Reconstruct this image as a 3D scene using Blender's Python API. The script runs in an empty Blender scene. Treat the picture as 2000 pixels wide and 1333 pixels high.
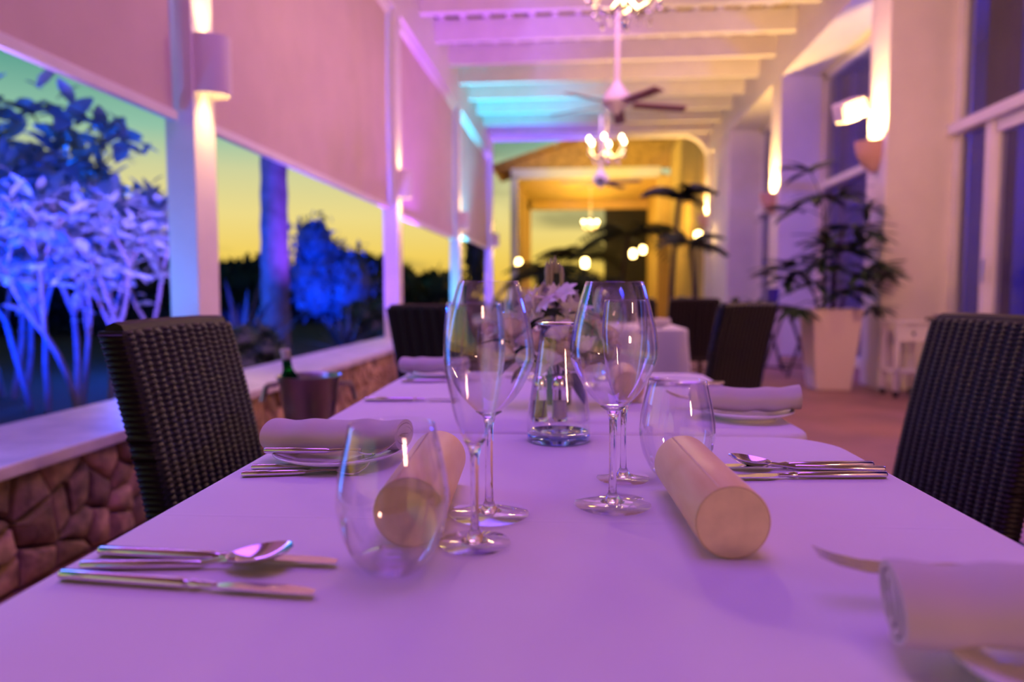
import bpy, math, random
from mathutils import Vector, Matrix, Euler, Quaternion
R = math.radians
PI = math.pi
random.seed(7)
S = bpy.context.scene
COL = S.collection

# ------------------------------------------------------------------ camera
cd = bpy.data.cameras.new('camera'); cam = bpy.data.objects.new('camera', cd); COL.objects.link(cam)
cam.location = (0, 0, .97)
cam.rotation_euler = (R(90 - 3.943), 0, R(5.293))
cd.sensor_width = 36.0; cd.lens = 1400 * 36 / 2000
cd.clip_start = .02; cd.clip_end = 400
cd.dof.use_dof = True; cd.dof.focus_distance = .84; cd.dof.aperture_fstop = 2.8
S.camera = cam
S.view_settings.view_transform = 'Standard'; S.view_settings.look = 'None'
S.view_settings.exposure = 0.0; S.view_settings.gamma = 1.0; S.view_settings.use_curve_mapping = False
S.cycles.max_bounces = 14; S.cycles.transparent_max_bounces = 32; S.cycles.transmission_bounces = 14
S.cycles.diffuse_bounces = 4; S.cycles.glossy_bounces = 5
S.cycles.sample_clamp_indirect = 4.0; S.cycles.caustics_reflective = False; S.cycles.caustics_refractive = True
S.cycles.use_denoising = True

# ------------------------------------------------------------------ dusk sky
W = bpy.data.worlds.new('dusk'); S.world = W; W.use_nodes = True
nt = W.node_tree; nt.nodes.clear()
def N(t, **k):
    n = nt.nodes.new(t)
    for a, b in k.items(): setattr(n, a, b)
    return n
tc = N('ShaderNodeTexCoord'); sep = N('ShaderNodeSeparateXYZ'); nt.links.new(tc.outputs['Generated'], sep.inputs[0])
ramp = N('ShaderNodeValToRGB'); nt.links.new(sep.outputs['Z'], ramp.inputs[0])
def srgb(r, g, b):
    f = lambda c: (c/255/12.92 if c/255 <= .04045 else ((c/255+.055)/1.055)**2.4)
    return (f(r), f(g), f(b), 1)
cr = ramp.color_ramp
stops = [(0.0, (243, 190, 60)), (.05, (250, 214, 100)), (.10, (244, 224, 140)), (.155, (214, 216, 160)), (.20, (150, 200, 172)),
         (.26, (96, 165, 150)), (.33, (44, 128, 120)), (.5, (24, 76, 96)), (1.0, (14, 40, 76))]
while len(cr.elements) > 1: cr.elements.remove(cr.elements[-1])
cr.elements[0].position = 0; cr.elements[0].color = srgb(*stops[0][1])
for p, c in stops[1:]:
    e = cr.elements.new(p); e.color = srgb(*c)
nz = N('ShaderNodeTexNoise'); nz.inputs['Scale'].default_value = 3.2; nz.inputs['Detail'].default_value = 5
mp = N('ShaderNodeMapping'); mp.inputs['Scale'].default_value = (1, 1, 4.5)
nt.links.new(tc.outputs['Generated'], mp.inputs[0]); nt.links.new(mp.outputs[0], nz.inputs['Vector'])
cl = N('ShaderNodeMapRange'); cl.inputs['From Min'].default_value = .56; cl.inputs['From Max'].default_value = .70
cl.inputs['To Max'].default_value = .55
nt.links.new(nz.outputs['Fac'], cl.inputs['Value'])
mx = N('ShaderNodeMixRGB'); mx.inputs[2].default_value = srgb(74, 88, 70)
nt.links.new(cl.outputs[0], mx.inputs[0]); nt.links.new(ramp.outputs[0], mx.inputs[1])
bg = N('ShaderNodeBackground'); bg.inputs['Strength'].default_value = .95
wo = N('ShaderNodeOutputWorld')
nt.links.new(mx.outputs[0], bg.inputs[0]); nt.links.new(bg.outputs[0], wo.inputs[0])

# ------------------------------------------------------------------ lights (added colour fills, LED uplights); lamps carry their own
def light(kind, loc, col, power, size=.1, aim=None, spot=60, blend=.5, name='led_light', sy=None):
    d = bpy.data.lights.new(name, kind); d.color = col; d.energy = power
    if kind == 'AREA':
        d.size = size
        if sy: d.shape = 'RECTANGLE'; d.size_y = sy
    else: d.shadow_soft_size = size
    if kind == 'SPOT': d.spot_size = R(spot); d.spot_blend = blend
    o = bpy.data.objects.new(name, d); COL.objects.link(o); o.location = loc
    if aim is not None: o.rotation_euler = (Vector(aim) - Vector(loc)).to_track_quat('-Z', 'Y').to_euler()
    return o
WARM = (1, .60, .20); VIOLET = (.42, .12, 1); BLUE = (.02, .06, 1); CYAN = (.0, .52, 1); PINK = (1, .42, .62)
POSTS = [3.742, 8.08, 12.36, 17.1]
# unseen violet fill added under the ceiling, standing in for ambient LED light
light('AREA', (.0, 1.2, 4.3), (.34, .09, .93), 66, 2.2, (0, 1.5, 0), name='overhead_fill')
light('AREA', (.6, 7.5, 4.3), (.75, .28, .92), 66, 2.6, (.6, 8.0, 0), name='overhead_fill')
light('AREA', (.6, 13.5, 4.3), (.70, .30, .95), 60, 2.6, (.6, 14.0, 0), name='overhead_fill')
light('SPOT', (2.3, 4.6, 4.2), (.50, .13, 1), 330, .1, (-2.15, 5.6, 2.7), 80, 1, 'overhead_fill')  # this and the next: violet fill spots added to brighten the blinds
light('SPOT', (2.3, 9.6, 4.2), (.50, .14, 1), 260, .1, (-2.15, 10.6, 2.7), 80, 1, 'overhead_fill')
# warm fill lights added behind the viewer and in the bay, brightening the pilasters
light('SPOT', (2.4, -1.4, 1.9), (1, .36, .40), 190, .15, (3.2, 6.5, 1.7), 88, 1, 'warm_fill')
light('POINT', (2.0, -1.6, 1.5), (1, .48, .34), 62, .15, name='warm_fill')
light('POINT', (3.25, 3.95, 2.4), (1, .50, .26), 105, .12, name='warm_fill')
# LED uplights by the posts, on the cap and just outside it
light('AREA', (-2.15, 1.6, 1.15), (.03, .22, 1), 9, .4, (0, 1.3, .75), name='side_fill', sy=1.6)  # unseen blue fill added in the opening for glints on the cutlery
light('SPOT', (-1.9, 8.55, .5), (.40, .08, 1), 1000, .06, (-1.5, 9.6, 4.6), 62, .9, 'post_uplight')
light('SPOT', (-1.9, 12.8, .5), (.0, .62, 1), 2300, .06, (-1.5, 13.9, 4.6), 58, .9, 'post_uplight')
light('SPOT', (-1.55, 15.9, .5), (.09, .045, 1), 1900, .06, (-.9, 16.9, 4.6), 50, .9, 'post_uplight')
light('SPOT', (-2.0, 7.70, .5), (.45, .10, 1), 260, .03, (-2.13, 7.80, 4.1), 22, .9, 'post_uplight')
light('SPOT', (-2.0, 11.95, .5), (.0, .60, 1), 260, .03, (-2.13, 12.05, 4.1), 22, .9, 'post_uplight')
light('SPOT', (-2.0, 16.7, .5), (.22, .10, 1), 260, .03, (-2.13, 16.8, 4.1), 22, .9, 'post_uplight')
light('SPOT', (-2.75, 2.9, .5), (.0, .22, 1), 85, .05, (-2.17, 3.75, 1.4), 70, .9, 'post_uplight')
light('SPOT', (-2.45, 1.5, .5), (.42, .26, 1), 420, .05, (-2.15, 1.9, 1.9), 80, .9, 'post_uplight')
light('AREA', (-2.06, 1.5, 1.84), (.34, .12, 1), 12, .06, (-2.0, 1.5, 0), name='cap_fill', sy=2.4)  # this strip and the next are added fill, brightening the wall cap
light('AREA', (-2.06, 6.0, 1.86), (.40, .13, 1), 18, .06, (-2.0, 6.0, 0), name='cap_fill', sy=3.6)
light('SPOT', (-2.7, 7.2, .5), (.18, .06, 1), 130, .05, (-2.17, 8.1, 1.4), 70, .9, 'post_uplight')
light('SPOT', (-2.5, 5.6, .5), (.24, .09, 1), 90, .05, (-2.17, 7.9, 2.1), 40, .9, 'post_uplight')
light('SPOT', (-2.7, 11.5, .5), (.0, .42, 1), 130, .05, (-2.17, 12.4, 1.4), 70, .9, 'post_uplight')
light('SPOT', (-2.7, 16.2, .5), (.18, .06, 1), 150, .05, (-2.17, 17.2, 1.4), 70, .9, 'post_uplight')
# garden floods
light('SPOT', (-3.0, 3.4, .1), (.22, .13, 1), 1700, .08, (-3.45, 5.3, 1.8), 70, .8, 'garden_flood')
light('SPOT', (-2.7, 2.6, 3.9), (.0, .04, 1), 1300, .08, (-4.7, 6.0, 1.9), 60, .8, 'crown_fill')  # extra blue fill added high up to brighten the dark upper leaves
light('SPOT', (-2.75, 4.6, .3), (.30, .17, 1), 420, .08, (-3.2, 5.2, 1.8), 80, .8, 'garden_flood')
light('SPOT', (-4.4, 3.6, .1), (.0, .03, 1), 4200, .08, (-5.0, 5.8, 2.1), 95, .8, 'garden_flood')
light('SPOT', (-2.7, 9.2, .46), (.22, .05, 1), 1100, .08, (-4.2, 9.75, 2.4), 60, .8, 'garden_flood')
light('POINT', (-5.2, 8.0, 1.2), (.0, .09, 1), 420, .1, name='garden_flood')
light('SPOT', (-4.6, 11.4, .1), (.0, .05, 1), 1500, .08, (-4.8, 13.8, 1.6), 80, .8, 'garden_flood')
# blue and violet fill added behind the windows, standing in for reflected colour
light('POINT', (5.0, 7.5, 2.4), (.02, .05, 1), 330, .2, name='room_fill')
light('POINT', (5.2, 11.2, 2.6), (.40, .14, 1), 20, .2, name='room_fill')

# ------------------------------------------------------------------ materials
def mat(name, col, rough=.6, metal=0, var=.0, vscale=20, bump=0, bscale=60, spec=.5, emit=None, es=0, trans=0, sub=0, dark=None):
    m = bpy.data.materials.new(name); m.use_nodes = True
    t = m.node_tree; b = t.nodes['Principled BSDF']
    c = srgb(*col) if max(col) > 1.0 else (*col, 1)
    b.inputs['Base Color'].default_value = c; b.inputs['Roughness'].default_value = rough
    b.inputs['Metallic'].default_value = metal; b.inputs['Specular IOR Level'].default_value = spec
    if emit: b.inputs['Emission Color'].default_value = (*emit, 1); b.inputs['Emission Strength'].default_value = es
    if trans: b.inputs['Transmission Weight'].default_value = trans
    if sub: b.inputs['Subsurface Weight'].default_value = sub
    if var or bump:
        o = t.nodes.new('ShaderNodeTexCoord')
        if var:
            n = t.nodes.new('ShaderNodeTexNoise'); n.inputs['Scale'].default_value = vscale; n.inputs['Detail'].default_value = 5
            t.links.new(o.outputs['Object'], n.inputs['Vector'])
            x = t.nodes.new('ShaderNodeMixRGB'); x.inputs[1].default_value = c
            x.inputs[2].default_value = tuple(k*(1-var) for k in c[:3]) + (1,) if dark is None else srgb(*dark)
            mr = t.nodes.new('ShaderNodeMapRange'); mr.inputs['From Min'].default_value = .35; mr.inputs['From Max'].default_value = .65
            t.links.new(n.outputs['Fac'], mr.inputs['Value']); t.links.new(mr.outputs[0], x.inputs[0])
            t.links.new(x.outputs[0], b.inputs['Base Color'])
        if bump:
            n2 = t.nodes.new('ShaderNodeTexNoise'); n2.inputs['Scale'].default_value = bscale; n2.inputs['Detail'].default_value = 4
            t.links.new(o.outputs['Object'], n2.inputs['Vector'])
            bp = t.nodes.new('ShaderNodeBump'); bp.inputs['Strength'].default_value = bump; bp.inputs['Distance'].default_value = .01
            t.links.new(n2.outputs['Fac'], bp.inputs['Height']); t.links.new(bp.outputs[0], b.inputs['Normal'])
    return m
def thin_glass(name, tint=(1, 1, 1), base=.03, power=5):
    m = bpy.data.materials.new(name); m.use_nodes = True; t = m.node_tree; t.nodes.clear()
    tr = t.nodes.new('ShaderNodeBsdfTransparent'); tr.inputs[0].default_value = (*tint, 1)
    gl = t.nodes.new('ShaderNodeBsdfGlossy'); gl.inputs['Roughness'].default_value = .0; gl.inputs[0].default_value = (1, 1, 1, 1)
    fr = t.nodes.new('ShaderNodeLayerWeight'); fr.inputs[0].default_value = .5          # Schlick: base + (1-base)(1-cos)^5
    pw = t.nodes.new('ShaderNodeMath'); pw.operation = 'POWER'; pw.inputs[1].default_value = power
    t.links.new(fr.outputs['Facing'], pw.inputs[0])
    ad = t.nodes.new('ShaderNodeMath'); ad.operation = 'MULTIPLY_ADD'; ad.inputs[1].default_value = 1-base; ad.inputs[2].default_value = base; ad.use_clamp = True
    mix = t.nodes.new('ShaderNodeMixShader'); out = t.nodes.new('ShaderNodeOutputMaterial')
    t.links.new(pw.outputs[0], ad.inputs[0]); t.links.new(ad.outputs[0], mix.inputs[0])
    t.links.new(tr.outputs[0], mix.inputs[1]); t.links.new(gl.outputs[0], mix.inputs[2]); t.links.new(mix.outputs[0], out.inputs[0])
    return m
def solid_glass(name, col=(1, 1, 1), ior=1.48, rough=0, clear=.0):
    m = bpy.data.materials.new(name); m.use_nodes = True; t = m.node_tree; t.nodes.clear()
    g = t.nodes.new('ShaderNodeBsdfGlass'); g.inputs['Color'].default_value = (*col, 1); g.inputs['IOR'].default_value = ior
    g.inputs['Roughness'].default_value = rough
    tr = t.nodes.new('ShaderNodeBsdfTransparent'); tr.inputs[0].default_value = (*col, 1)
    mix = t.nodes.new('ShaderNodeMixShader'); mix.inputs[0].default_value = clear
    out = t.nodes.new('ShaderNodeOutputMaterial')
    t.links.new(g.outputs[0], mix.inputs[1]); t.links.new(tr.outputs[0], mix.inputs[2]); t.links.new(mix.outputs[0], out.inputs[0])
    return m
M = {}
M['plaster'] = mat('white_plaster', (232, 222, 214), .8, var=.06, vscale=3, bump=.08, bscale=40)
M['paint'] = mat('white_paint', (236, 228, 222), .55, var=.05, vscale=6)
M['deck'] = mat('roof_deck', (168, 142, 120), .8, var=.3, vscale=6)
M['cap'] = mat('cap_stone', (222, 214, 212), .45, var=.22, vscale=7, bump=.1, bscale=30)
M['mortar'] = mat('mortar', (58, 44, 38), .95, var=.4, vscale=12, bump=.5, bscale=60)
M['stone'] = [mat('rubble_stone', c, .9, var=.55, vscale=18, bump=1.0, bscale=26) for c in ((208, 172, 126), (188, 154, 112), (218, 184, 134), (160, 134, 100))]
M['floor'] = mat('stone_floor', (156, 112, 104), .55, var=.35, vscale=2.2, bump=.15, bscale=12)
M['soil'] = mat('garden_soil', (40, 36, 28), 1, var=.5, vscale=3)
def cloth_mat(name, col, crease=None):
    m = mat(name, col, .85, var=.03, vscale=5)
    t = m.node_tree; b = t.nodes['Principled BSDF']; o = t.nodes.new('ShaderNodeTexCoord')
    n = t.nodes.new('ShaderNodeTexNoise'); n.inputs['Scale'].default_value = 5; n.inputs['Detail'].default_value = 2
    w = t.nodes.new('ShaderNodeTexNoise'); w.inputs['Scale'].default_value = 900
    t.links.new(o.outputs['Object'], n.inputs['Vector']); t.links.new(o.outputs['Object'], w.inputs['Vector'])
    a = t.nodes.new('ShaderNodeMath'); a.operation = 'MULTIPLY_ADD'; a.inputs[1].default_value = .02
    t.links.new(w.outputs['Fac'], a.inputs[0]); t.links.new(n.outputs['Fac'], a.inputs[2])
    last = a
    if crease is not None:
        sx = t.nodes.new('ShaderNodeSeparateXYZ'); t.links.new(o.outputs['Object'], sx.inputs[0])
        for c in crease:
            d = t.nodes.new('ShaderNodeMath'); d.operation = 'SUBTRACT'; d.inputs[1].default_value = c; t.links.new(sx.outputs['Y'], d.inputs[0])
            ab = t.nodes.new('ShaderNodeMath'); ab.operation = 'ABSOLUTE'; t.links.new(d.outputs[0], ab.inputs[0])
            mr = t.nodes.new('ShaderNodeMapRange'); mr.inputs['From Max'].default_value = .0035; mr.inputs['To Min'].default_value = .12; mr.inputs['To Max'].default_value = 0
            t.links.new(ab.outputs[0], mr.inputs['Value'])
            s = t.nodes.new('ShaderNodeMath'); s.operation = 'ADD'; t.links.new(last.outputs[0], s.inputs[0]); t.links.new(mr.outputs[0], s.inputs[1]); last = s
    bp = t.nodes.new('ShaderNodeBump'); bp.inputs['Strength'].default_value = .35; bp.inputs['Distance'].default_value = .012
    t.links.new(last.outputs[0], bp.inputs['Height']); t.links.new(bp.outputs[0], b.inputs['Normal'])
    return m
M['cloth'] = cloth_mat('white_linen', (238, 234, 232), (-.004, -.41))
M['napkin'] = cloth_mat('grey_linen', (206, 198, 192))
M['china'] = mat('white_china', (238, 236, 232), .15)
M['steel'] = mat('polished_steel', (.80, .77, .73), .13, 1)
M['steel_d'] = mat('bucket_steel', (.42, .38, .38), .28, 1, var=.2, vscale=5)
M['wicker'] = mat('dark_wicker', (22, 11, 13), .5, var=.5, vscale=90, dark=(14, 8, 10), spec=.30)
M['wood_d'] = mat('dark_wood', (62, 38, 34), .5, var=.3, vscale=15)
def birch_mat():
    m = mat('birch_veneer', (226, 190, 142), .5); t = m.node_tree; b = t.nodes['Principled BSDF']
    o = t.nodes.new('ShaderNodeTexCoord'); mp = t.nodes.new('ShaderNodeMapping'); mp.inputs['Scale'].default_value = (30, 5, 30)
    n = t.nodes.new('ShaderNodeTexNoise'); n.inputs['Scale'].default_value = 1.6; n.inputs['Detail'].default_value = 6
    t.links.new(o.outputs['Object'], mp.inputs[0]); t.links.new(mp.outputs[0], n.inputs['Vector'])
    r = t.nodes.new('ShaderNodeValToRGB'); r.color_ramp.elements[0].position = .3; r.color_ramp.elements[0].color = srgb(242, 212, 136)
    r.color_ramp.elements[1].position = .7; r.color_ramp.elements[1].color = srgb(253, 234, 166)
    t.links.new(n.outputs['Fac'], r.inputs[0]); t.links.new(r.outputs[0], b.inputs['Base Color'])
    return m
M['birch'] = birch_mat()
M['birch_end'] = mat('birch_end', (238, 214, 166), .6, var=.12, vscale=60)
M['bowl'] = thin_glass('thin_glass', (.975, .975, .985), .045, power=3.2)
M['foot'] = thin_glass('foot_glass', (.985, .985, .99), .03, power=5)
M['glass'] = solid_glass('clear_glass')
M['base_blue'] = thin_glass('heavy_base_glass', (.62, .70, .97), .06, power=2.5)
M['bottle'] = solid_glass('green_bottle_glass', (.05, .30, .14))
M['pane'] = thin_glass('window_pane', (.8, .8, .85), .035)
M['blind'] = mat('blind_fabric', (216, 192, 178), .85, var=.08, vscale=2.5)
M['sconce'] = mat('sconce_ceramic', (222, 208, 200), .6)
M['cup'] = mat('terracotta_cup', (206, 160, 140), .7)
M['bulb'] = mat('lit_bulb', (255, 220, 160), .4, emit=(1, .74, .36), es=26)
M['bulb_far'] = mat('lit_bulb_far', (255, 220, 140), .4, emit=(1, .66, .22), es=22)
M['crystal'] = solid_glass('crystal')
M['fan'] = mat('fan_blade', (150, 110, 110), .5)
M['leaf_pale'] = mat('pale_leaf', (150, 165, 150), .45, var=.2, vscale=4)
def translucent(m, col, amt=.45):
    t = m.node_tree; b = t.nodes['Principled BSDF']; o = t.nodes['Material Output']
    tl = t.nodes.new('ShaderNodeBsdfTranslucent'); tl.inputs[0].default_value = srgb(*col)
    mx_ = t.nodes.new('ShaderNodeMixShader'); mx_.inputs[0].default_value = amt
    t.links.new(b.outputs[0], mx_.inputs[1]); t.links.new(tl.outputs[0], mx_.inputs[2]); t.links.new(mx_.outputs[0], o.inputs[0])
translucent(M['leaf_pale'], (170, 180, 165))
M['leaf_blue'] = mat('blue_grey_leaf', (70, 88, 104), .5, var=.2, vscale=4)
M['leaf'] = mat('dark_leaf', (44, 66, 40), .5, var=.3, vscale=4)
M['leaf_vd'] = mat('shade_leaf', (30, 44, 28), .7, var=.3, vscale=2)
M['leaf_lime'] = mat('lime_leaf', (120, 130, 40), .6, var=.3, vscale=2)
M['bark'] = mat('grey_bark', (104, 100, 98), .8, var=.35, vscale=9, bump=.4, bscale=25)
M['bark_d'] = mat('brown_bark', (70, 54, 42), .9, var=.3, vscale=9)
M['petal'] = mat('white_petal', (244, 238, 228), .6, sub=.15)
M['cream'] = mat('cream_petal', (238, 218, 196), .6, sub=.15)
M['bud'] = mat('green_bud', (168, 170, 120), .6)
M['vase'] = mat('smoked_glass', (34, 30, 40), .06, spec=.8)
M['salt'] = mat('salt', (236, 230, 224), .7); M['pepper'] = mat('pepper', (70, 56, 48), .8)
M['planter'] = mat('white_planter', (226, 206, 196), .55)
M['pot'] = mat('purple_pot', (70, 50, 130), .4)
M['amber_wall'] = mat('ochre_wall', (226, 186, 110), .8, var=.12, vscale=2)
M['tile'] = mat('roof_tile', (208, 160, 90), .8, var=.4, vscale=9)
M['dark'] = mat('dark_void', (26, 22, 24), .8)
M['curtain'] = mat('violet_curtain', (96, 70, 120), .9, var=.2, vscale=3)
M['room'] = mat('room_wall', (110, 110, 190), .9)
M['black'] = mat('black_plastic', (30, 28, 30), .4)

# ------------------------------------------------------------------ mesh builder
class MB:
    def __init__(s): s.v = []; s.f = []
    def add(s, v, f):
        n = len(s.v); s.v += [tuple(p) for p in v]; s.f += [tuple(i + n for i in q) for q in f]; return s
    def box(s, c, d, rot=None, taper=1):
        x, y, z = (k/2 for k in d); t = taper
        v = [Vector(p) for p in ((-x*t, -y*t, -z), (x*t, -y*t, -z), (x*t, y*t, -z), (-x*t, y*t, -z), (-x, -y, z), (x, -y, z), (x, y, z), (-x, y, z))]
        if rot is not None: v = [rot @ p for p in v]
        c = Vector(c)
        return s.add([p + c for p in v], [(3, 2, 1, 0), (4, 5, 6, 7), (0, 1, 5, 4), (1, 2, 6, 5), (2, 3, 7, 6), (3, 0, 4, 7)])
    def b2(s, a, b): return s.box([(p+q)/2 for p, q in zip(a, b)], [abs(q-p) for p, q in zip(a, b)])
    def lathe(s, prof, n=32, c=(0, 0, 0), closed=False, caps=True):
        v = []; f = []; k = len(prof)
        for r, z in prof:
            for i in range(n):
                a = 2*PI*i/n; v.append((c[0]+r*math.cos(a), c[1]+r*math.sin(a), c[2]+z))
        m = k if closed else k-1
        for j in range(m):
            for i in range(n):
                a, b = j*n+i, j*n+(i+1) % n; p, q = ((j+1) % k)*n+i, ((j+1) % k)*n+(i+1) % n
                f.append((a, b, q, p))
        if not closed and caps:
            f.append(tuple(reversed(range(n)))); f.append(tuple((k-1)*n+i for i in range(n)))
        return s.add(v, f)
    def tube(s, pts, rad, n=8, caps=True, flat=1):
        pts = [Vector(p) for p in pts]; k = len(pts)
        if not hasattr(rad, '__len__'): rad = [rad]*k
        v = []; f = []; up = None
        for i, p in enumerate(pts):
            d = (pts[min(i+1, k-1)] - pts[max(i-1, 0)]).normalized()
            if up is None:
                up = Vector((0, 0, 1)) if abs(d.z) < .9 else Vector((1, 0, 0))
            a = d.cross(up).normalized(); up = a.cross(d).normalized()
            for j in range(n):
                t = 2*PI*j/n; v.append(p + a*(rad[i]*math.cos(t)) + up*(rad[i]*flat*math.sin(t)))
        for i in range(k-1):
            for j in range(n):
                f.append((i*n+j, i*n+(j+1) % n, (i+1)*n+(j+1) % n, (i+1)*n+j))
        if caps: f.append(tuple(reversed(range(n)))); f.append(tuple((k-1)*n+j for j in range(n)))
        return s.add(v, f)
    def grid(s, fn, nu, nv, cu=False):
        v = [fn(i/(nu if cu else nu-1), j/(nv-1)) for j in range(nv) for i in range(nu)]; f = []
        for j in range(nv-1):
            for i in range(nu if cu else nu-1):
                f.append((j*nu+i, j*nu+(i+1) % nu, (j+1)*nu+(i+1) % nu, (j+1)*nu+i))
        return s.add(v, f)
    def mesh(s, name, m, smooth=35):
        me = bpy.data.meshes.new(name); me.from_pydata(s.v, [], s.f); me.update()
        if m is not None: me.materials.append(m)
        if smooth:
            me.polygons.foreach_set('use_smooth', [True]*len(me.polygons)); me.set_sharp_from_angle(angle=R(smooth))
        return me
    def obj(s, name, m, parent=None, smooth=35, loc=None, bevel=0):
        o = bpy.data.objects.new(name, s.mesh(name, m, smooth)); COL.objects.link(o)
        if parent: o.parent = parent
        if loc: o.location = loc
        if bevel:
            b = o.modifiers.new('edge', 'BEVEL'); b.width = bevel; b.segments = 2; b.limit_method = 'ANGLE'
        return o
def inst(name, me, parent, mtx=None):
    o = bpy.data.objects.new(name, me); COL.objects.link(o); o.parent = parent
    if mtx is not None: o.matrix_local = mtx
    return o
def tag(o, label, cat, group=None, kind=None):
    o['label'] = label; o['category'] = cat
    if group: o['group'] = group
    if kind: o['kind'] = kind
    return o
def thing(name, label, cat, loc=(0, 0, 0), rz=0, group=None):
    o = bpy.data.objects.new(name, None); COL.objects.link(o); o.empty_display_size = .05
    o.location = loc; o.rotation_euler = (0, 0, rz); return tag(o, label, cat, group)
def struct(name, mb, m, parent=None, smooth=0, label=None, bevel=0):
    o = mb.obj(name, m, parent, smooth, bevel=bevel)
    if parent is None: o['kind'] = 'structure'
    if label: o['label'] = label
    return o
def dup(root, label=None, loc=None, rz=None, group=None):
    r = root.copy(); COL.objects.link(r)
    if label: r['label'] = label
    if group: r['group'] = group
    if loc is not None: r.location = loc
    if rz is not None: r.rotation_euler = (0, 0, rz)
    for ch in list(root.children):
        c = ch.copy(); COL.objects.link(c); c.parent = r
        for g in list(ch.children):
            d = g.copy(); COL.objects.link(d); d.parent = c
    return r

# ------------------------------------------------------------------ table frame: the tables stand 2 degrees off the veranda's axis
TA = R(2.03); TC, TS = math.cos(TA), math.sin(TA); TZ = .75
def T(u, v, z=TZ): return (u*TC - v*TS, u*TS + v*TC, z)

# ================================================================== SETTING
struct('floor', MB().b2((-3.2, -9, -.1), (8, 34, 0)), M['floor'], label='worn pinkish stone veranda floor')
struct('ground_garden', MB().b2((-60, -20, -.3), (-3.2, 90, -.05)), M['soil'], label='dark garden ground beyond the low wall')
# low rubble wall with a cap
wl = struct('wall_left', MB().b2((-2.28, -7, 0), (-1.835, 17.4, .385)), M['mortar'], label='low rubble stone wall along the garden side')
def clip(poly, px, py, nx, ny):
    out = []
    for i in range(len(poly)):
        a, b = poly[i], poly[(i+1) % len(poly)]
        da = (a[0]-px)*nx+(a[1]-py)*ny; db = (b[0]-px)*nx+(b[1]-py)*ny
        if da <= 0: out.append(a)
        if da*db < 0:
            t = da/(da-db); out.append((a[0]+(b[0]-a[0])*t, a[1]+(b[1]-a[1])*t))
    return out
rs = random.Random(3); seeds = []
y = 1.0; row = 0
while y < 9.6:
    k = 3 if (row % 2) else 4
    for j in range(k):
        seeds.append((y + rs.uniform(-.055, .055), .385*(j+.5)/k + rs.uniform(-.035, .035)))
    y += .118; row += 1
seeds = [s_ for s_ in seeds if rs.random() > .14]
for (sy, sz) in seeds:
    poly = [(sy-.3, .004), (sy+.3, .004), (sy+.3, .382), (sy-.3, .382)]
    for (qy, qz) in seeds:
        if (qy, qz) == (sy, sz) or abs(qy-sy) > .5: continue
        poly = clip(poly, (sy+qy)/2, (sz+qz)/2, qy-sy, qz-sz)
        if len(poly) < 3: break
    if len(poly) < 3: continue
    cy_ = sum(p[0] for p in poly)/len(poly); cz_ = sum(p[1] for p in poly)/len(poly)
    b = MB(); h = rs.uniform(.035, .06); n = len(poly); v = []
    for q, d in ((.93, 0), (.90, .7), (.62, 1.0)):
        for p in poly:
            g = q + rs.uniform(-.05, .02)
            v.append((-1.84 + h*d + rs.uniform(-.006, .006)*(d > 0), cy_+(p[0]-cy_)*g, cz_+(p[1]-cz_)*g))
    f = [(r_*n+i, r_*n+(i+1) % n, (r_+1)*n+(i+1) % n, (r_+1)*n+i) for r_ in range(2) for i in range(n)] + [tuple(2*n+i for i in range(n))]
    b.add(v, f); b.obj('stone', M['stone'][rs.randrange(4)], wl, 50)
struct('trim_1', MB().b2((-2.33, -7, .385), (-1.765, 17.5, .43)), M['cap'], label='pale stone cap along the low wall', bevel=.006)
# posts
for i, py in enumerate(POSTS + [-.4]):
    struct('trim_%d' % (i+2), MB().b2((-2.225, py, .43), (-2.06, py+.23, 4.14)), M['paint'],
           label=['white square post carrying the nearest sconce', 'second white square post along the wall', 'third white square post, lit cyan', 'last white square post at the far end', 'white square post behind the viewer'][i], bevel=.006)
struct('trim_7', MB().b2((-2.3, -7, 4.14), (-2.06, 17.3, 4.86)), M['paint'], label='white eaves beam over the posts')
struct('trim_8', MB().b2((-2.3, 17.0, 4.56), (3.6, 17.35, 5.0)), M['paint'], label='white end beam closing the veranda roof')
struct('trim_9', MB().b2((2.95, -7, 4.14), (3.62, 17.35, 4.9)), M['paint'], label='white beam over the windows')
# ceiling: deck, battens, joists
ce = struct('ceiling', MB().b2((-2.9, -7.2, 4.93), (3.7, 17.4, 4.99)), M['deck'], label='timber veranda ceiling with white joists')
jm = MB().b2((-2.06, -.06, 4.55), (2.95, .06, 4.85)).mesh('joist', M['paint'], 0)
for k in range(-6, 17): inst('joist', jm, ce, Matrix.Translation((0, 1.045*k, 0)))
bm_ = MB().b2((-.035, -7, 4.85), (.035, 17.2, 4.93)).mesh('batten', M['paint'], 0)
for k in range(16): inst('batten', bm_, ce, Matrix.Translation((-1.98 + .325*k, 0, 0)))
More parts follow.
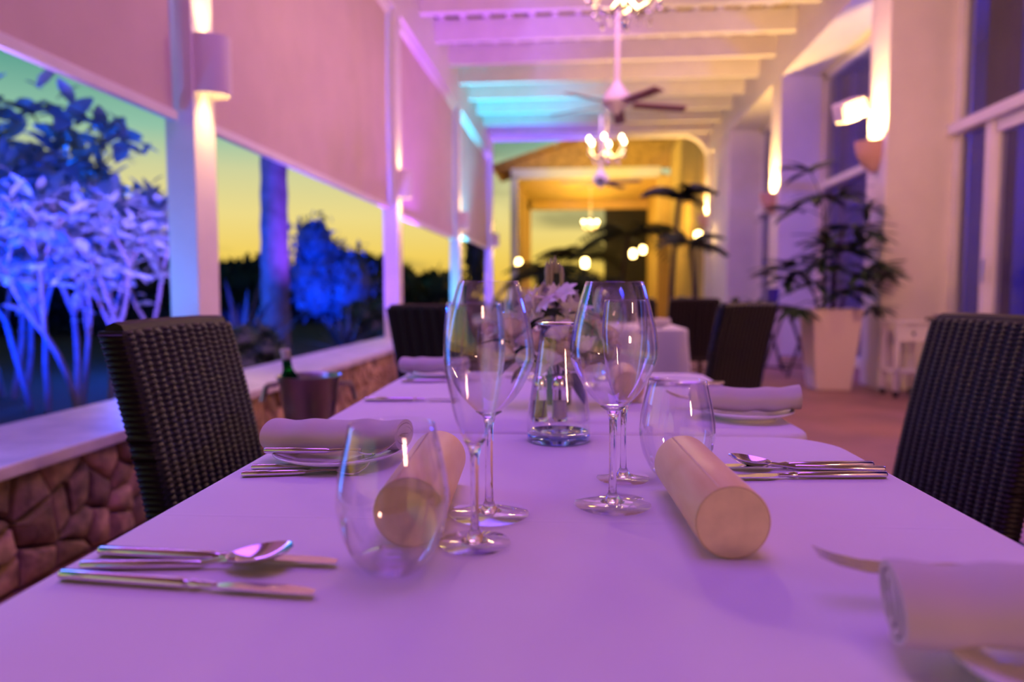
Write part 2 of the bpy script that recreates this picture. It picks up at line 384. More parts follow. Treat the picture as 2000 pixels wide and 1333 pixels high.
# right wall: pilasters, sills, end arch
wr = struct('wall_right', MB().b2((3.62, -7, 4.14), (3.75, 17.35, 5.0)), M['plaster'], label='white house wall of pilasters and tall windows')
PIL = [(-7, -.2), (3.2, 3.7), (7.33, 7.80), (11.08, 11.6), (14.7, 16.5)]
for a, b in PIL: MB().b2((2.95, a, 0), (3.72, b, 4.14)).obj('pilaster', M['plaster'], wr, 0, bevel=.01)
arch = MB()
for i in range(9):
    t0, t1 = i/9*PI/2, (i+1)/9*PI/2
    a0, a1 = (2.95-.6+.6*math.sin(t0), 4.56-.6+.6*math.cos(t0)), (2.95-.6+.6*math.sin(t1), 4.56-.6+.6*math.cos(t1))
    arch.add([(a0[0], 17.0, a0[1]), (a1[0], 17.0, a1[1]), (2.95, 17.0, 4.56), (a0[0], 17.3, a0[1]), (a1[0], 17.3, a1[1]), (2.95, 17.3, 4.56)],
             [(0, 2, 1), (3, 4, 5), (0, 1, 4, 3)])
arch.obj('arch_corner', M['plaster'], wr, 0)
MB().b2((2.95, 17.0, 0), (3.72, 17.4, 4.56)).obj('pilaster', M['plaster'], wr, 0)
struct('wall_back', MB().b2((-2.4, -7.2, 0), (3.75, -7, 5.0)), M['plaster'], label='white end wall of the veranda behind the viewer')
# windows
def window(name, y0, y1, label, door=None):
    w = bpy.data.objects.new(name, None); COL.objects.link(w); w['kind'] = 'structure'; w['label'] = label
    X = 3.56
    fr = MB().b2((X, y0, 0), (X+.1, y0+.09, 4.14)).b2((X, y1-.09, 0), (X+.1, y1, 4.14)).b2((X, y0, 4.04), (X+.1, y1, 4.14)).b2((X, y0, 0), (X+.1, y1, .12))
    fr.obj('window_frame', M['paint'], w, 0)
    MB().b2((X-.07, y0, 2.45), (X+.1, y1, 2.555)).obj('transom', M['paint'], w, 0, bevel=.012)
    MB().b2((X+.05, y0+.09, 2.58), (X+.056, y1-.09, 4.04)).obj('pane', M['pane'], w, 0)
    if door:
        MB().b2((X-.01, door-.1, .12), (X+.1, door, 2.46)).obj('mullion', M['paint'], w, 0)
        MB().b2((X+.05, door, .12), (X+.056, y1-.09, 2.46)).obj('pane', M['pane'], w, 0)
        MB().b2((X+.05, y0+.09, .12), (X+.056, door-.1, 2.46)).obj('pane', M['pane'], w, 0)
        MB().b2((X+.01, door-.14, .12), (X+.09, door-.10, 2.40)).obj('sash_stile', M['paint'], w, 0)
        MB().b2((X+.01, y0+.1, 2.34), (X+.09, door-.12, 2.44)).obj('sash_rail', M['paint'], w, 0)
        MB().tube([(X-.05, door-.12, 1.05), (X-.05, door-.12, 1.25)], .012).obj('handle', M['steel_d'], w)
    else:
        MB().b2((X+.05, y0+.09, .12), (X+.056, y1-.09, 2.46)).obj('pane', M['pane'], w, 0)
    # curtain gathered at the far jamb behind the glass
    cu = MB().grid(lambda a, b: (X+.22+.05*math.sin(a*26), y1-.12-.45*a, .02+4.0*b), 40, 2); cu.obj('curtain', M['curtain'], w)
    return w
window('window_4', -.2, 3.2, 'tall window beside the viewer')
window('window_1', 3.7, 7.33, 'tall glazed doorway between the two nearest pilasters', 6.76)
window('window_2', 7.8, 11.08, 'tall window behind the potted lady palm')
window('window_3', 11.6, 14.7, 'tall narrow window beyond the second sconce')
struct('wall_room', MB().b2((6.4, -.6, 0), (6.5, 17, 5)).b2((3.7, -.6, 0), (6.5, -.5, 5)).b2((3.7, 16.9, 0), (6.5, 17, 5)).b2((3.7, -.6, 4.95), (6.5, 17, 5)), M['room'], label='dim room behind the windows')

# blinds
def blind(y0, y1, z0, label):
    t = thing('roller_blind', label, 'blind', (-2.15, (y0+y1)/2, z0), 0, 'roller blinds between the posts')
    L = y1-y0; H = 4.16-z0
    g = MB().grid(lambda a, b: (.012*math.sin(a*PI*3+1)*math.sin(b*PI) - .0, (a-.5)*L, .03+(H-.03)*b), 40, 14)
    n = len(g.v); g.add([(x+.006, y_, z) for x, y_, z in g.v], [tuple(reversed(q)) for q in g.f])
    g.obj('fabric', M['blind'], t)
    MB().box((.003, 0, .022), (.045, L+.03, .055)).obj('bottom_bar', M['paint'], t, 0, bevel=.008)
    MB().tube([(0, -L/2, H-.06), (0, L/2, H-.06)], .05, 12).obj('roller', M['paint'], t)
    return t
blind(-6.9, -.5, 1.88, 'pale roller blind behind the viewer')
blind(-.2, 3.69, 1.88, 'nearest pale roller blind, before the first sconce post')
blind(3.97, 8.02, 1.90, 'pale roller blind between the first and second posts')
blind(8.30, 12.30, 1.86, 'pale roller blind between the second and third posts')
blind(12.58, 17.03, 1.96, 'farthest pale roller blind, ending at the last post')

# ------------------------------------------------------------------ post sconces
def post_sconce(py, label):
    t = thing('post_sconce', label, 'wall lamp', (-2.06, py+.115, 2.2), 0, 'half-round sconces on the posts')
    b = MB(); n = 16; ro = []; 
    for s_, z in ((1, -.155), (1, .155), (.93, .155), (.93, -.155)):
        ro.append([(.155*s_*math.cos(a), .1*s_*math.sin(a), z) for a in [(-PI/2)+PI*i/n for i in range(n+1)]])
    v = sum(ro, []); m = n+1; f = []
    for r_ in range(4):
        for i in range(n):
            f.append((r_*m+i, r_*m+i+1, ((r_+1) % 4)*m+i+1, ((r_+1) % 4)*m+i))
    f += [(0, m, 2*m, 3*m), (n, 3*m+n, 2*m+n, m+n)]
    b.add(v, f); b.obj('shade', M['sconce'], t, 40)
    MB().box((.006, 0, 0), (.012, .06, .12)).obj('back_plate', M['paint'], t, 0)
    MB().tube([(.065, 0, -.05), (.065, 0, .05)], .028, 10).obj('bulb', M['bulb'], t)
    for sg in (1, -1):
        l = light('SPOT', (-2.06+.075, py+.115, 2.2+sg*.07), WARM, 42, .03, (-2.06+.045, py+.115, 2.2+sg*2), 70, .9, 'sconce_light')
    return t
post_sconce(POSTS[0], 'large half-round sconce on the nearest post, glowing up and down')
post_sconce(POSTS[1], 'half-round sconce on the second post from the viewer')
post_sconce(POSTS[2], 'small-looking half-round sconce on the cyan-lit third post')
post_sconce(POSTS[3], 'half-round sconce on the last post by the end beam')
# pilaster cup sconces
def cup_sconce(py, label, X=2.95, z=2.46, pw=270):
    t = thing('cup_sconce', label, 'wall lamp', (X, py, z), 0, 'half-cup sconces on the pilasters')
    n = 16; b = MB(); v = []
    prof = [(.035, -.30), (.085, -.24), (.125, -.12), (.14, 0), (.128, 0), (.11, -.12), (.07, -.22), (.0, -.25)]
    for r_, zz in prof:
        v += [(-1.55*r_*math.cos(a), r_*math.sin(a), zz) for a in [-PI/2 + PI*i/n for i in range(n+1)]]
    m = n+1; f = [(k*m+i, k*m+i+1, (k+1)*m+i+1, (k+1)*m+i) for k in range(len(prof)-1) for i in range(n)]
    b.add(v, f); b.obj('cup', M['cup'], t, 50)
    MB().tube([(-.09, 0, -.16), (-.09, 0, -.05)], .024, 8).obj('bulb', M['bulb'], t)
    light('SPOT', (X-.14, py, z-.02), (1, .60, .17), pw, .03, (X-.18, py, z+2), 150, .6, 'sconce_light')
    return t
cup_sconce(7.56, 'half-cup sconce on the nearest pilaster, beside a white box')
cup_sconce(11.35, 'half-cup sconce on the second pilaster')
cup_sconce(16.9+.3, 'half-cup sconce at the far end of the right wall', z=2.75)
bx = thing('wall_speaker', 'white tilted box mounted above the nearest half-cup sconce', 'speaker', (2.95, 7.70, 2.78))
rt = Euler((R(8), R(-22), R(18))).to_matrix()
MB().box((-.22, 0, .03), (.26, .2, .19), rt).obj('case', M['paint'], bx, 0, bevel=.012)
MB().box((-.345, -.04, -.02), (.008, .15, .14), rt).obj('grille', M['sconce'], bx, 0)
MB().tube([(0, 0, 0), (-.12, 0, .02)], .018).obj('bracket', M['paint'], bx)

# ------------------------------------------------------------------ chandeliers and fans
def chandelier(loc, label, top=4.55, n=6, pw=60, s=1):
    t = thing('chandelier', label, 'chandelier', loc, 0, 'crystal chandeliers hung along the veranda')
    prof = [(.004, -.28), (.03, -.25), (.04, -.2), (.02, -.15), (.05, -.08), (.03, 0), (.015, .06), (.04, .14), (.02, .2), (.008, .24)]
    MB().lathe([(r_*s, z*s) for r_, z in prof], 14).obj('stem', M['steel'], t)
    MB().tube([(0, 0, .2*s), (0, 0, top-loc[2])], .012, 8).obj('rod', M['paint'], t)
    MB().lathe([(.01, top-loc[2]-.05), (.07, top-loc[2]-.02), (.07, top-loc[2])], 16).obj('ceiling_rose', M['paint'], t)
    am = MB().tube([(.02*s, 0, -.05*s), (.12*s, 0, -.16*s), (.22*s, 0, -.14*s), (.29*s, 0, -.04*s), (.29*s, 0, 0)], .011*s, 7).mesh('arm', M['steel'])
    cm = MB().lathe([(.012*s, 0), (.05*s, .012*s), (.018*s, .014*s), (.016*s, .07*s), (.012*s, .075*s)], 12).mesh('candle', M['paint'])
    bm = MB().lathe([(.008*s, 0), (.026*s, .025*s), (.022*s, .05*s), (.004*s, .085*s)], 10).mesh('bulb', M['bulb'])
    km = MB().lathe([(.001, -.075*s), (.018*s, -.035*s), (.012*s, -.01*s), (.001, 0)], 6).mesh('crystal', M['crystal'], 0)
    for k in range(n):
        mt = Matrix.Rotation(2*PI*k/n + .35, 4, 'Z')
        a = inst('arm', am, t, mt)
        c = inst('candle', cm, a, Matrix.Translation((.29*s, 0, 0))); 
        inst('bulb', bm, a, Matrix.Translation((.29*s, 0, .075*s)))
        for q in (.12, .21, .29): inst('crystal', km, a, Matrix.Translation((q*s, 0, (-.17 if q < .25 else -.06)*s)))
    light('POINT', (loc[0], loc[1], loc[2]+.05), WARM, pw, .22*s, name='chandelier_light')
    return t
chandelier((.33, 5.6, 3.22), 'nearest crystal chandelier, cut off at the top of the picture', pw=95)
chandelier((.42, 11.4, 3.20), 'crystal chandelier before the ochre gable, six bulbs lit', pw=55)
chandelier((.42, 27.0, 3.45), 'small distant chandelier inside the ochre pavilion', top=4.85, pw=60)
def fan(loc, label, a0, top=4.55):
    t = thing('ceiling_fan', label, 'ceiling fan', loc, 0, 'ceiling fans between the chandeliers')
    MB().tube([(0, 0, .08), (0, 0, top-loc[2])], .028, 10).obj('rod', M['paint'], t)
    MB().lathe([(.03, .26), (.06, .2), (.15, .09), (.16, .02), (.10, -.05), (.04, -.09), (.02, -.12)], 20).obj('motor_housing', M['paint'], t)
    bl = MB().box((.50, 0, 0), (.62, .13, .012), Euler((R(-14), 0, 0)).to_matrix()).mesh('blade', M['fan'], 0)
    br = MB().box((.165, 0, 0), (.1, .03, .01)).mesh('blade_bracket', M['steel'], 0)
    for k in range(5):
        b = inst('blade', bl, t, Matrix.Rotation(a0 + 2*PI*k/5, 4, 'Z') @ Matrix.Rotation(R(2), 4, 'Y')); inst('blade_bracket', br, b)
    return t
fan((.42, 8.4, 3.10), 'white ceiling fan nearer the viewer, hung on a long rod', R(12))
fan((.42, 14.4, 3.12), 'farther ceiling fan behind the lit crystal chandelier', .9)

# ================================================================== GARDEN
def leaf_mesh(L, Wd, fold=.25, droop=.25, n=5):
    b = MB(); v = []; f = []
    for i in range(n+1):
        t = i/n; w = Wd*math.sin(PI*(t*.9+.05))**.8*.5*(1.15-.3*t); z = -droop*L*t*t
        v += [(L*t, -w, z+fold*w), (L*t, 0, z), (L*t, w, z+fold*w)]
    for i in range(n):
        f += [(3*i, 3*i+3, 3*i+4, 3*i+1), (3*i+1, 3*i+4, 3*i+5, 3*i+2)]
    return b.add(v, f)
def branchy(b, p, d, L, r, depth, rg, tips, spread=.6):
    k = 4; pts = [p]; rad = [r]
    for i in range(k):
        d = (d + Vector((rg.uniform(-.14, .14), rg.uniform(-.14, .14), rg.uniform(-.03, .10)))).normalized()
        p = p + d*(L/k); pts.append(p); rad.append(r*(1-.30*(i+1)/k))
    b.tube(pts, rad, 7)
    if depth <= 2: tips.append((p, d))
    if depth == 0: return
    m = rg.choice((2, 3)) if depth > 1 else 2
    a0 = rg.uniform(0, 2*PI)
    for j in range(m):
        a = a0 + 2*PI*j/m
        side = Vector((math.cos(a), math.sin(a), .15))
        branchy(b, p, (d + side*spread).normalized(), L*.68, r*.68, depth-1, rg, tips, spread)
def whorl_tree(loc, label, stems, seed, ht, depth, mats, leafL, per=7, cap_=290, spread=.6, hang=.2, extra=7):
    t = thing('frangipani_tree', label, 'tree', loc); rg = random.Random(seed); tips = []
    for (dx, dy, lean, s_) in stems:
        b = MB(); branchy(b, Vector((dx, dy, 0)), Vector((lean[0], lean[1], 1)).normalized(), ht*s_, .022*s_+.006, depth, rg, tips, spread)
        b.obj('stem', mats[1], t, 60)
    me = [leaf_mesh(leafL*k, leafL*k*.42, droop=hang).mesh('leaf', mats[0], 60) for k in (.8, 1.0, 1.2)]
    cnt = 0; rg.shuffle(tips); per = max(4, int(cap_/max(1, len(tips))))
    for p, d in tips:
        q = d.to_track_quat('Z', 'X').to_matrix().to_4x4()
        for k in range(per):
            if cnt >= cap_: break
            cnt += 1
            inst('leaf', me[rg.randrange(3)], t, Matrix.Translation(p - d*.05*rg.random()) @ q @ Matrix.Rotation(2*PI*k/per + rg.uniform(-.3, .3), 4, 'Z') @ Matrix.Rotation(rg.uniform(-1.0, .25), 4, 'Y'))
    fo = MB(); lm_ = leaf_mesh(leafL*.8, leafL*.34, droop=hang, n=3)      # the rest of the crown, past the leaves kept one by one
    for p, d in tips:
        for k in range(extra):
            q = Matrix.Translation(p + Vector((rg.gauss(0, .10), rg.gauss(0, .10), rg.gauss(-.04, .10)))) @ Euler((rg.uniform(-.6, .6), rg.uniform(-1, .6), rg.uniform(0, 6.28))).to_matrix().to_4x4() @ Matrix.Scale(rg.uniform(.6, 1.1), 4)
            fo.add([q @ Vector(w) for w in lm_.v], lm_.f)
    o = fo.obj('foliage', mats[0], t, 60); o['kind'] = 'stuff'
    return t
whorl_tree((-3.60, 5.3, -.05), 'pale many-stemmed tree lit violet, just left of the nearest post',
           [(0, 0, (.05, .05), 1.0), (-.16, .1, (-.1, .05), 1.0), (-.3, -.05, (-.18, 0), 1.0), (-.42, .12, (-.1, .1), .9), (.16, .12, (.14, .1), .95)], 11, .74, 3, (M['leaf_pale'], M['bark']), .21, 8, 298, .5)
whorl_tree((-4.45, 5.6, -.05), 'slim pale tree in deep blue light, between the violet-lit tree and the picture edge',
           [(0, 0, (.05, .0), 1.0), (.18, .1, (.12, .05), 1.05), (-.15, .0, (-.16, 0), 1.0)], 29, .80, 3, (M['leaf_pale'], M['bark']), .24, 8, 298, .55)
whorl_tree((-5.35, 6.3, -.05), 'tall broad-leaved tree lit deep blue, at the picture edge',
           [(0, 0, (.1, -.05), 1.15), (-.2, .1, (-.25, 0), 1.1), (.2, -.1, (.25, 0), .95)], 23, 1.0, 3, (M['leaf_pale'], M['bark']), .30, 8, 298, .62)
# palm trunk
def palm(loc, label, H, r0, r1, nf, fl, bark, leafm, seed, lean=(0, 0), name='palm_tree', rings=0, up=.6, wl_=1.3):
    t = thing(name, label, 'palm', loc); rg = random.Random(seed)
    k = 26; pts = []; rad = []
    for i in range(k+1):
        s_ = i/k; pts.append((lean[0]*s_*s_, lean[1]*s_*s_, H*s_)); rad.append((r0+(r1-r0)*s_)*(1+(rings if i % 2 else 0)))
    MB().tube(pts, rad, 14).obj('trunk', bark, t, 60)
    top = Vector(pts[-1])
    for j in range(nf):
        a = 2*PI*j/nf + rg.uniform(-.2, .2); e = up + rg.uniform(-.4, .35)
        b = MB(); d = Vector((math.cos(a), math.sin(a), 0)); sp = []
        for i in range(9):
            s_ = i/8; sp.append(top + d*fl*s_*math.cos(e*(1-s_*.5)) + Vector((0, 0, fl*(math.sin(e)*s_ - .75*s_*s_))))
        b.tube(sp, [.016*(1-.8*i/8) for i in range(9)], 5)
        sd = Vector((-d.y, d.x, 0))
        for i in range(1, 9):
            for o_ in (0, .5):
                q = sp[i] if o_ == 0 or i == 8 else (sp[i]+sp[i+1])/2
                l = fl*.36*math.sin(PI*(.15+.8*i/9))
                for sg in (1, -1):
                    e1 = q + sd*sg*l*.85 + d*l*.35 - Vector((0, 0, l*.45))
                    b.add([q - d*.02*wl_, q + d*.034*wl_, q*.45 + e1*.55 + d*.03*wl_, e1, q*.45 + e1*.55 - d*.02*wl_], [(0, 1, 2, 3, 4)])
        b.obj('frond', leafm, t, 60)
    return t
palm((-4.25, 9.75, -.05), 'thick palm trunk lit violet on one side, beyond the first blind', 5.6, .20, .15, 12, 1.8, M['bark'], M['leaf'], 5, (.1, 0), rings=.07)
# spiky agave-like clump
def spiky(loc, label, n, L, seed, m):
    t = thing('agave_plant', label, 'plant', loc); rg = random.Random(seed)
    me = []
    for q in range(3):
        b = MB(); v = []; f = []
        for i in range(6):
            s_ = i/5; w = .055*(1-s_)**.7+.002; z = L*s_ ; x = .25*L*s_*s_*(q*.6+.3)
            v += [(x, -w, z), (x-.02*(1-s_), 0, z), (x, w, z)]
        for i in range(5): f += [(3*i, 3*i+1, 3*i+4, 3*i+3), (3*i+1, 3*i+2, 3*i+5, 3*i+4)]
        b.add(v, f); me.append(b.mesh('leaf', m, 60))
    for k in range(n):
        inst('leaf', me[k % 3], t, Matrix.Rotation(k*2.399, 4, 'Z') @ Matrix.Rotation(.15+1.05*(k/n), 4, 'Y') @ Matrix.Scale(rg.uniform(.8, 1.15), 4))
    return t
spiky((-4.05, 8.3, 0), 'spiky blue-lit agave clump in front of the palm trunk', 34, 1.05, 2, M['leaf_blue'])
spiky((-3.3, 10.0, 0), 'smaller spiky clump right of the palm trunk', 24, .75, 4, M['leaf_blue'])
def bush(name, loc, label, rad, n, lf, m, seed, cat='bush', trunk=0, group=None, bark=None, low=False):
    t = thing(name, label, cat, loc, 0, group); rg = random.Random(seed)
    lobes = [(Vector((rg.uniform(-.5, .5)*rad[0], rg.uniform(-.5, .5)*rad[1], trunk + rad[2]*(.55+rg.uniform(-.1, .7) if not low else rg.uniform(0, 1.2)))), rg.uniform(.4, .65)) for _ in range(7)]
    lobes.append((Vector((0, 0, trunk+rad[2]*.7)), .8))
    b = MB()
    for k in range(n):
        c, s_ = lobes[rg.randrange(8)]
        a = rg.uniform(0, 2*PI); z = rg.uniform(-1, 1); q = math.sqrt(1-z*z); rr = s_*rg.uniform(.6, 1.05)
        p = c + Vector((rad[0]*q*math.cos(a)*rr, rad[1]*q*math.sin(a)*rr, rad[2]*.75*z*rr))
        e = Euler((rg.uniform(0, 6), rg.uniform(0, 6), rg.uniform(0, 6))).to_matrix(); l = lf*rg.uniform(.6, 1.3)
        b.add([p + e @ Vector(w) for w in ((-l, 0, 0), (0, -l*.4, l*.1), (l, 0, 0), (0, l*.4, l*.1))], [(0, 1, 2, 3)])
    for c, s_ in lobes:   # inner mass
        g = MB().grid(lambda u, v: c + Vector((rad[0]*s_*.72*math.sin(PI*v)*math.cos(2*PI*u), rad[1]*s_*.72*math.sin(PI*v)*math.sin(2*PI*u), rad[2]*.55*s_*math.cos(PI*v)))*1.0, 10, 7, True)
        b.add(g.v, g.f)
    o = b.obj('foliage', m, t, 0); o['kind'] = 'stuff'
    if trunk or bark:
        MB().tube([(0, 0, -.2), (.02, 0, trunk*.6+.1), (0, 0, trunk+rad[2]*.6)], [.06*rad[0]+.03, .05*rad[0]+.02, .03*rad[0]+.01], 8).obj('trunk', bark or M['bark_d'], t)
    return t
bush('round_shrub', (-4.75, 14.2, -.05), 'round shrub lit blue, before the second post', (1.0, 1.0, 1.6), 1500, .09, M['leaf_blue'], 31, 'bush', .06)
bush('low_shrub', (-3.3, 11.3, -.05), 'low teal-lit shrub beside the wall near the second post', (.55, .6, .6), 500, .07, M['leaf'], 32)
bush('low_shrub', (-3.3, 6.7, -.05), 'low dark shrub behind the nearest post', (.6, .7, .45), 500, .07, M['leaf'], 33)
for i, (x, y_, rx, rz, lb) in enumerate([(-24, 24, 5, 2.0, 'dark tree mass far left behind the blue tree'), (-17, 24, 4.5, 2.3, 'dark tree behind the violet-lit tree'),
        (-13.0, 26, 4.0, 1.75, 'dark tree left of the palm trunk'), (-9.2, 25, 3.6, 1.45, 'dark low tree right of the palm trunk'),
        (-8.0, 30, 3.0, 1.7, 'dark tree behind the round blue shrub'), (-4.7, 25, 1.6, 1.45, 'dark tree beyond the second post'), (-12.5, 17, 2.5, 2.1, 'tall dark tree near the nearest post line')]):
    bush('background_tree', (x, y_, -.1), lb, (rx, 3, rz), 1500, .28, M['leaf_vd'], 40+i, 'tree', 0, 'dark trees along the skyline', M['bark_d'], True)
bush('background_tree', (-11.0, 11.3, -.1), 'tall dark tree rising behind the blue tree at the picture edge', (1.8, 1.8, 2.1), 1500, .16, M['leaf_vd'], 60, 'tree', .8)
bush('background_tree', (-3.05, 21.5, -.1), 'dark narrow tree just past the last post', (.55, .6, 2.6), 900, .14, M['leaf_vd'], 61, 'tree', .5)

# ================================================================== FAR PAVILION
pv = thing('pavilion', 'ochre-lit pavilion with a gable seen past the end beam', 'building', (0, 24.5, 0))
MB().b2((-2.3, 0, 4.8), (2.7, .3, 5.12)).obj('front_beam', M['paint'], pv, 0)
MB().b2((-2.3, .3, 4.85), (2.9, 7, 4.95)).obj('ceiling_panel', M['amber_wall'], pv, 0)
MB().b2((-2.3, 6.7, 4.5), (2.9, 7.0, 4.85)).obj('rear_beam', M['amber_wall'], pv, 0)
for yy in (0, 2.2, 4.4, 6.7): MB().b2((-2.32, yy, 0), (-2.08, yy+.24, 4.85)).obj('post', M['paint'] if yy == 0 else M['amber_wall'], pv, 0)
MB().b2((2.62, 0, 0), (3.0, .5, 4.85)).obj('pillar', M['amber_wall'], pv, 0)
MB().b2((2.9, .5, 0), (3.1, 7, 4.85)).obj('side_wall', M['amber_wall'], pv, 0)
MB().b2((1.1, 6.75, 0), (2.9, 6.95, 4.5)).obj('rear_wall', M['dark'], pv, 0)
g = MB(); g.add([(-2.9, .05, 5.1), (3.6, .05, 5.1), (3.6, .05, 7.15), (-2.9, .25, 5.1), (3.6, .25, 5.1), (3.6, .25, 7.15)], [(0, 1, 2), (5, 4, 3), (0, 2, 5, 3)])
g.obj('gable_wall', M['tile'], pv, 0)
for k in range(9):
    a = -2.95 + .73*k; s_ = (7.2-5.1)/6.5
    g = MB().add([(a, -.2, 5.12+s_*(a+2.95)), (a+.70, -.2, 5.12+s_*(a+3.65)), (a+.70, 3, 5.12+s_*(a+3.65)), (a, 3, 5.12+s_*(a+2.95)),
                  (a, -.2, 5.22+s_*(a+2.95)), (a+.70, -.2, 5.22+s_*(a+3.65)), (a+.70, 3, 5.22+s_*(a+3.65)), (a, 3, 5.22+s_*(a+2.95))],
                 [(3, 2, 1, 0), (4, 5, 6, 7), (0, 1, 5, 4), (1, 2, 6, 5), (2, 3, 7, 6), (3, 0, 4, 7)])
    g.obj('roof_tile', M['tile'], pv, 0)
MB().b2((2.35, -.02, 6.0), (2.75, .1, 6.75)).obj('gable_window', M['wood_d'], pv, 0)  # dark wood panel standing for the small dark window in the gable
MB().b2((3.0, -6.9, 0), (3.5, -.0, 5.6)).obj('court_wall', M['amber_wall'], pv, 0)
light('POINT', (.3, 26.2, 3.3), (1, .72, .13), 150, .2, name='pavilion_lamp')
light('POINT', (.3, 29.3, 3.3), (1, .72, .13), 140, .2, name='pavilion_lamp')
light('SPOT', (.8, 21.0, 3.2), (1, .72, .15), 760, .15, (1.2, 24.5, 6.0), 110, .8, 'pavilion_lamp')
light('POINT', (2.2, 20.5, 3.0), (1, .60, .10), 70, .15, name='pavilion_lamp')
# lanterns
def lantern(x, y, z, label):
    t = thing('lantern', label, 'lamp', (x, y, 0), 0, 'small glowing lanterns in the far court')
    MB().tube([(0, 0, 0), (0, 0, z-.1)], .02, 8).obj('stake', M['black'], t)
    MB().lathe([(.05, z-.1), (.08, z-.06), (.08, z+.08), (.04, z+.12)], 12).obj('glow_globe', M['bulb_far'], t)
    MB().lathe([(.1, z+.12), (.02, z+.19)], 12).obj('cap', M['black'], t)
for px, D, z, lb in [(1013, 22, 1.85, 'lantern by the left posts of the ochre pavilion'), (1081, 24.1, 1.80, 'lantern above the flower bouquet'),
        (1142, 17.7, 1.66, 'lantern between the dark court palms'), (1235, 21, 2.05, 'lower lantern of the pair near the ochre wall'),
        (1254, 22.5, 2.25, 'upper lantern of the pair near the ochre wall'), (1361, 16.2, 2.17, 'lantern before the end pilaster under the far sconce')]:
    lantern(D*math.tan(math.atan((px-1000)/1400)-R(5.293)), D, z, lb)
# court palms
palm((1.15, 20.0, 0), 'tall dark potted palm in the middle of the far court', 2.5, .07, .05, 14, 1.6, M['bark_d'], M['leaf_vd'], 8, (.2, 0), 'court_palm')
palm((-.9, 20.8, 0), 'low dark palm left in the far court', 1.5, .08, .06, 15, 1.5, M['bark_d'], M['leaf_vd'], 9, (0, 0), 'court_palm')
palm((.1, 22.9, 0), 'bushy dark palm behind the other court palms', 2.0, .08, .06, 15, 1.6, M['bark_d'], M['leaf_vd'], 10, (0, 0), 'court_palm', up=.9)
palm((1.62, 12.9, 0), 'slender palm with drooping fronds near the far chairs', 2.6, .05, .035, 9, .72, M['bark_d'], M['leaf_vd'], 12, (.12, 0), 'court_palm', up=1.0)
palm((1.95, 12.2, 0), 'shorter slender palm in front of the drooping one near the far chairs', 1.75, .04, .03, 9, .62, M['bark_d'], M['leaf_vd'], 15, (-.1, 0), 'court_palm', up=.9)
bush('court_shrub', (1.3, 19.2, 0), 'lime-green shrub in the far court', (.5, .5, .8), 500, .1, M['leaf_lime'], 71)
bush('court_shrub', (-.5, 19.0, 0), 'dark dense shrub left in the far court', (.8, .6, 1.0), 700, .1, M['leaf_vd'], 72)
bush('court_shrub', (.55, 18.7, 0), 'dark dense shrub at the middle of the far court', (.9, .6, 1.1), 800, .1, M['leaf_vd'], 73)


# ================================================================== TABLES AND CLOTHS
def rrect(u0, u1, v0, v1, r, n=8):
    p = []
    for cx, cy, a0 in ((u1-r, v1-r, 0), (u0+r, v1-r, PI/2), (u0+r, v0+r, PI), (u1-r, v0+r, 1.5*PI)):
        for i in range(n+1):
            a = a0 + PI/2*i/n; p.append((cx+r*math.cos(a), cy+r*math.sin(a), math.cos(a), math.sin(a)))
    q = []                                   # subdivide straight runs so folds can form
    for i in range(len(p)):
        a, b = p[i], p[(i+1) % len(p)]; q.append(a)
        L = math.hypot(b[0]-a[0], b[1]-a[1])
        if L > .1:
            m = int(L/.04)
            for j in range(1, m):
                t = j/m; q.append((a[0]+(b[0]-a[0])*t, a[1]+(b[1]-a[1])*t, b[2], b[3]))
    return q
def dining_table(u0, u1, v0, v1, label, clabel, drop=.275, z=TZ, rc=.07):
    cu, cv = (u0+u1)/2, (v0+v1)/2; w, d = (u1-u0)/2, (v1-v0)/2
    t = thing('dining_table', label, 'table', T(cu, cv, 0), TA, 'cloth-covered dining tables')
    MB().b2((-w+.035, -d+.035, z-.034), (w-.035, d-.035, z-.006)).obj('tabletop', M['wood_d'], t, 0)
    lm = MB().box((0, 0, (z-.034)/2), (.04, .04, z-.034), taper=.7).mesh('leg', M['wood_d'], 0)
    for sx in (-1, 1):
        for sy in (-1, 1): inst('leg', lm, t, Matrix.Translation((sx*(w-.06), sy*(d-.048), 0)))
    base = rrect(-w, w, -d, d, rc); n = len(base); b = MB(); loops = []
    for k in range(5):                       # top: inset loops
        s_ = .30 + .70*k/4 - (0 if k < 4 else 0)
        loops.append([(x*s_ if k < 4 else x-.010*nx, y*s_ if k < 4 else y-.010*ny, z) for x, y, nx, ny in base])
    for a in (30, 60, 90): loops.append([(x + (-.010+.010*math.sin(R(a)))*nx, y + (-.010+.010*math.sin(R(a)))*ny, z-.010+.010*math.cos(R(a))) for x, y, nx, ny in base])
    for k in range(1, 8):
        h = drop*k/7
        lo = []
        for i, (x, y, nx, ny) in enumerate(base):
            cor = abs(nx*ny)*2
            am = .045*(h/drop)**1.2*(.5+.5*math.sin(i*.55+cu*9)) * (.04+.96*cor) + .002*h/drop
            lo.append((x+nx*am, y+ny*am, z-.010-h))
        loops.append(lo)
    v = [(0, 0, z)] + sum(loops, []); f = [(0, 1+i, 1+(i+1) % n) for i in range(n)]
    for k in range(len(loops)-1):
        for i in range(n):
            f.append((1+k*n+i, 1+(k+1)*n+i, 1+(k+1)*n+(i+1) % n, 1+k*n+(i+1) % n))
    b.add(v, f); o = b.obj('tablecloth', M['cloth'], None, 50)
    o.location = T(cu, cv, 0); o.rotation_euler = (0, 0, TA)
    tag(o, clabel, 'tablecloth', 'white cloths on the dining tables')
dining_table(-.395, .415, .255, 1.103, 'dining table under the nearest white cloth', 'nearest white tablecloth, under the birch tubes', rc=.085)
